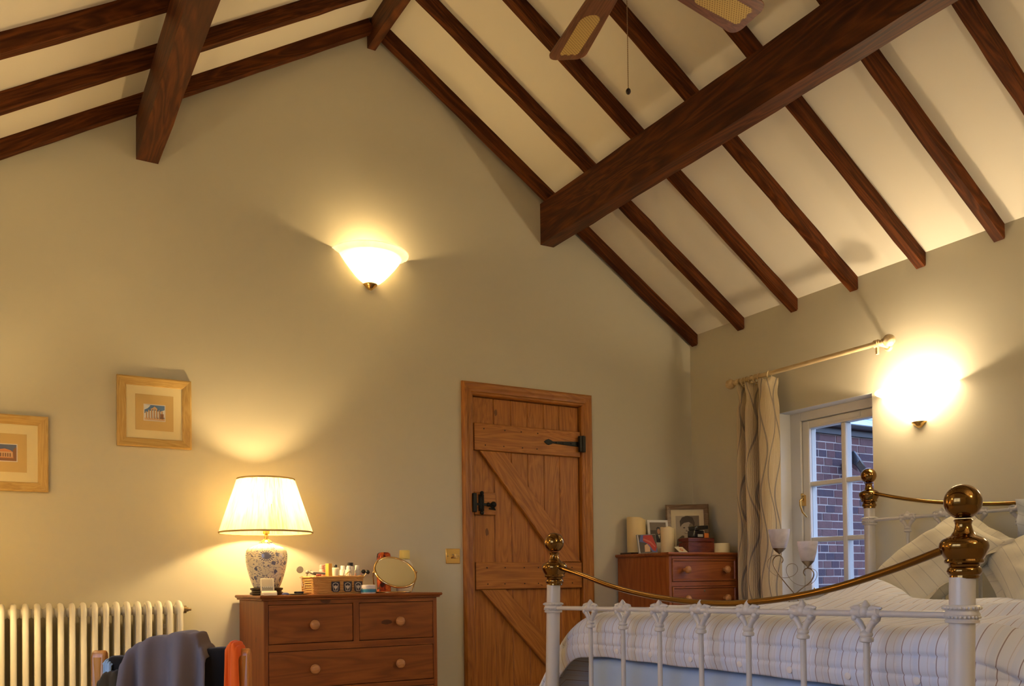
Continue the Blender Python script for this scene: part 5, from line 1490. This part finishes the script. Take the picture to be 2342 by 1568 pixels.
o = MB().lathe([(.060, 0), (.066, .003), (.068, .02), (.068, .060), (.062, .060), (.062, .006), (.001, .006)], 40).build('round_bowl', MAT['mount_cream'], smooth=40)
a = px(1660, 1254, 4.01); o.location = (3.868, 4.03, T2)
tag(o, 'round cream straight sided bowl between the mahogany box and the curtain', 'bowl')

# ------------------------------------------------------------------ bedside table by the window
bt = thing('bedside_table', 'white bedside table below the window with a candle holder on it', 'bedside table', (3.80, 3.37, 0))
ZB = .728
MB().box(-.20, .125, -.185, .175, ZB - .022, ZB).build('table_top', MAT['white_gloss'], bt, bevel=.004)
for sx_ in (-.175, .10):
    for sy_ in (-.16, .15): MB().box(sx_ - .018, sx_ + .018, sy_ - .018, sy_ + .018, 0, ZB - .0225).build('leg', MAT['white_gloss'], bt, bevel=.003)
MB().box(-.155, .08, -.14, .13, ZB - .14, ZB - .0225).build('drawer', MAT['white_gloss'], bt, bevel=.004)
# candle holder: two glass cups on crossing stems
XC = 3.80
def hp(u, v, dx=0): return at(u, v, x=XC + dx)
base = hp(1815, 1392); 
chd = thing('candle_holder', 'bronze scroll candle holder with two frosted glass cups', 'candle holder', (XC, base.y, ZB))
O_ = Vector((XC, base.y, ZB))
def loc(u, v, dx=0): return hp(u, v, dx) - O_
def spl(pts, n=8):
    out = []
    k = len(pts)
    for i in range(k - 1):
        p0, p1, p2, p3 = pts[max(i - 1, 0)], pts[i], pts[i + 1], pts[min(i + 2, k - 1)]
        for j in range(n):
            t = j / n
            out.append(.5 * ((2 * p1) + (p2 - p0) * t + (2 * p0 - 5 * p1 + 4 * p2 - p3) * t * t + (3 * p1 - p0 - 3 * p2 + p3) * t ** 3))
    return out + [pts[-1]]
def cpx(a, b): return 1740 + a / 7.127, 1180 + b / 7.127
def P8(l): return [loc(*cpx(a, b)) for a, b in l]
st1 = P8([(350, 760), (372, 715), (350, 660), (300, 640), (240, 665), (205, 730), (225, 820), (300, 945), (420, 1100), (540, 1240), (610, 1350), (640, 1440)]) + [Vector((0, loc(*cpx(645, 1500)).y, .003))]
st2 = P8([(715, 965), (690, 920), (705, 870), (760, 845), (820, 870), (855, 930), (840, 1010), (780, 1090), (650, 1190), (520, 1300), (450, 1400)]) + [Vector((0, loc(*cpx(430, 1500)).y, .003))]
MB().tube([p + Vector((-.004, 0, 0)) for p in spl(st1)], .0032, 8).build('stem', MAT['bronze'], chd, smooth=60)
MB().tube([p + Vector((.004, 0, 0)) for p in spl(st2)], .0032, 8).build('stem', MAT['bronze'], chd, smooth=60)
wr = P8([(300, 640), (200, 640), (120, 720), (115, 830), (190, 930), (310, 990), (430, 1000), (540, 960), (600, 880), (580, 800), (510, 772), (440, 800), (415, 880), (450, 980), (540, 1080), (660, 1130), (780, 1120), (880, 1050), (918, 950), (890, 880), (800, 845)])
MB().tube(spl(wr), .0014, 6).build('wire_scroll', MAT['bronze'], chd, smooth=60)
ft = MB()
for s in (1, -1):
    e1 = loc(*cpx(645, 1500)).y if s > 0 else loc(*cpx(430, 1500)).y
    ft.tube([Vector((-.05, e1, .003)), Vector((0, e1, .004)), Vector((.05, e1, .003))], .003, 8)
ft.build('foot_bar', MAT['bronze'], chd, smooth=60)
for (ct, cb, cl, cr_) in (((300, 215), (300, 605), 172, 436), ((765, 410), (765, 820), 632, 890)):
    top = loc(*cpx(*ct)); bot = loc(*cpx(*cb)); wl, wr_ = loc(*cpx(cl, ct[1])), loc(*cpx(cr_, ct[1]))
    R = abs(wr_.y - wl.y) / 2; H = top.z - bot.z
    zb = bot.z
    Tq = Matrix.Translation((0, (top.y + bot.y) / 2, 0))
    MB().lathe([(.004, zb - .006), (.006, zb), (R * .35, zb + H * .08), (R * .62, zb + H * .21), (R * .60, zb + H * .22)], 20, Tq).build('cup_holder', MAT['bronze'], chd, smooth=40)
    MB().lathe([(.001, zb + H * .10), (R * .45, zb + H * .16), (R * .64, zb + H * .23), (R * .85, zb + H * .55), (R * .97, zb + H * .85), (R, zb + H), (R * .93, zb + H), (R * .80, zb + H * .6), (R * .55, zb + H * .28), (.001, zb + H * .2)], 28, Tq).build('glass_cup', MAT['frosted'], chd, smooth=60)
o = MB().box(-.06, .06, -.085, .085, 0, .012).build('white_book', MAT['white'], bevel=.002)
q = at(1880, 1381, z=ZB + .01); o.location = (3.70, 3.275, ZB + .0005); o.rotation_euler = (0, 0, .3)
tag(o, 'thin white book lying on the bedside table by the candle holder', 'book')

# ------------------------------------------------------------------ chair with clothes over its back
CXd = Vector((_r.x, _r.y, 0)); CYd = Vector((CXd.y * -1, CXd.x, 0))
CO = Vector((.362, 2.225, 0))
chr_ = thing('wooden_chair', 'varnished wooden chair hidden under a heap of clothes', 'chair', CO, (0, 0, math.atan2(CXd.y, CXd.x)))
for s in (-1, 1):
    MB().tube([(s * .170, .06, .0), (s * .170, .02, .42), (s * .171, -.005, .60), (s * .172, -.012, .735)], [.017, .018, .016, .014], 12).build('back_post', MAT['chair_wood'], chr_, smooth=60)
    MB().tube([(s * .165, .40, 0), (s * .160, .38, .42)], [.014, .018], 12).build('leg', MAT['chair_wood'], chr_, smooth=60)
    MB().tube([(s * .168, .05, .2), (s * .163, .39, .2)], .010, 10).build('stretcher', MAT['chair_wood'], chr_, smooth=60)
MB().box(-.19, .19, .01, .42, .42, .445).build('seat', MAT['chair_wood'], chr_, bevel=.01)
for zz in (.675, .57): MB().box(-.165, .165, -.018, .002, zz - .03, zz + .03).build('back_slat', MAT['chair_wood'], chr_, bevel=.005)
# end caps of the posts flare outwards
for s in (-1, 1):
    MB().prism([(-.012, .62), (.014, .62), (.016, .70), (.012, .742), (.004, .752), (-.006, .748), (-.012, .735)], 'x', s * .172 - .017, s * .172 + .017, Matrix.Translation((0, -.010, 0))).build('post_cap', MAT['chair_wood'], chr_, bevel=.008)
def drape(name, label, s0, s1, ztab, front, back, mat, seed, off=.016, nfold=5, amp=.012, flare=.0):
    """cloth hung over the chair back; ztab = [(s, z of the top line)]"""
    m = MB()
    def ztop(s):
        for (a, za), (b, zb) in zip(ztab, ztab[1:]):
            if s <= b:
                f = (s - a) / (b - a); f = f * f * (3 - 2 * f); return za + (zb - za) * f
        return ztab[-1][1]
    def f(u, v):
        s = lerp(s0, s1, u); t = v * 2 - 1        # t<0 towards the camera
        zt_ = ztop(s)
        hang = max(0, abs(t) - .12) / .88
        L_ = front if t < 0 else back
        r = off
        y = -.008 + math.copysign(1, t) * r * min(1, abs(t) / .12) ** .6
        ww = min(1, hang * 2.2)
        fo = amp * (math.sin(u * nfold * 2 * PI + seed + 1.2 * nz(u * 3, hang, seed)) + .8 * nz(u * 6, hang * 2, seed + 3))
        y += math.copysign(1, t) * (fo * (.25 + .75 * ww) + amp * .6 * ww)
        z = zt_ - hang * L_ - (.004 if abs(t) > .12 else .004 * (abs(t) / .12) ** 2) + .006 * nz(u * 7, v * 5, seed + 8)
        s2 = s + (s - (s0 + s1) / 2) * flare * hang
        return (s2, y, z)
    m.grid(f, 60, 60, uvfn=lambda u, v: (u * (s1 - s0), v * .8))
    o = m.build(name, MAT[mat], smooth=80, solid=.004)
    o.location = CO; o.rotation_euler = chr_.rotation_euler
    return tag(o, label, 'clothing')
def sz(u, v, Z=2.1):
    q = at(u, v, Z=Z) - CO; return (q.dot(CXd), q.z)
bl_ = [sz(*q, Z=2.10) for q in ((262, 1500), (300, 1498), (480, 1482), (500, 1478), (530, 1480))]
drape('black_garment', 'black garment hung flat over the chair back', bl_[0][0], bl_[-1][0], bl_, .36, .30, 'black_cloth', 4, .020, 4, .004)
fl_ = [sz(*q, Z=2.06) for q in ((284, 1513), (300, 1484), (318, 1471), (350, 1457), (372, 1456), (395, 1446), (420, 1443), (436, 1449), (448, 1447), (462, 1478), (476, 1505))]
drape('fleece_jumper', 'grey mauve fleece jumper thrown over the chair back', fl_[0][0], fl_[-1][0], fl_, .40, .30, 'fleece', 1.3, .045, 3.1, .028, .16)
or_ = [sz(*q, Z=2.08) for q in ((522, 1482), (528, 1470), (537, 1468), (545, 1476), (552, 1500))]
drape('orange_shirt', 'bright orange shirt hung on the end of the chair back', or_[0][0], or_[-1][0], or_, .34, .26, 'orange_cloth', 2.2, .032, 1.2, .006, .35)
bu_ = [sz(*q, Z=2.08) for q in ((243, 1512), (252, 1510), (262, 1514))]
drape('blue_garment', 'narrow strip of pale blue cloth showing beside the black garment', bu_[0][0], bu_[-1][0], bu_, .05, .12, 'blue_cloth', 3, .026, 1, .003)
br_ = [sz(*q, Z=2.06) for q in ((226, 1556), (246, 1534), (262, 1533), (285, 1545))]
drape('brown_garment', 'dark brown garment slung low over the end of the chair', br_[0][0], br_[-1][0], br_, .25, .25, 'brown_cloth', 5, .040, 2, .006)
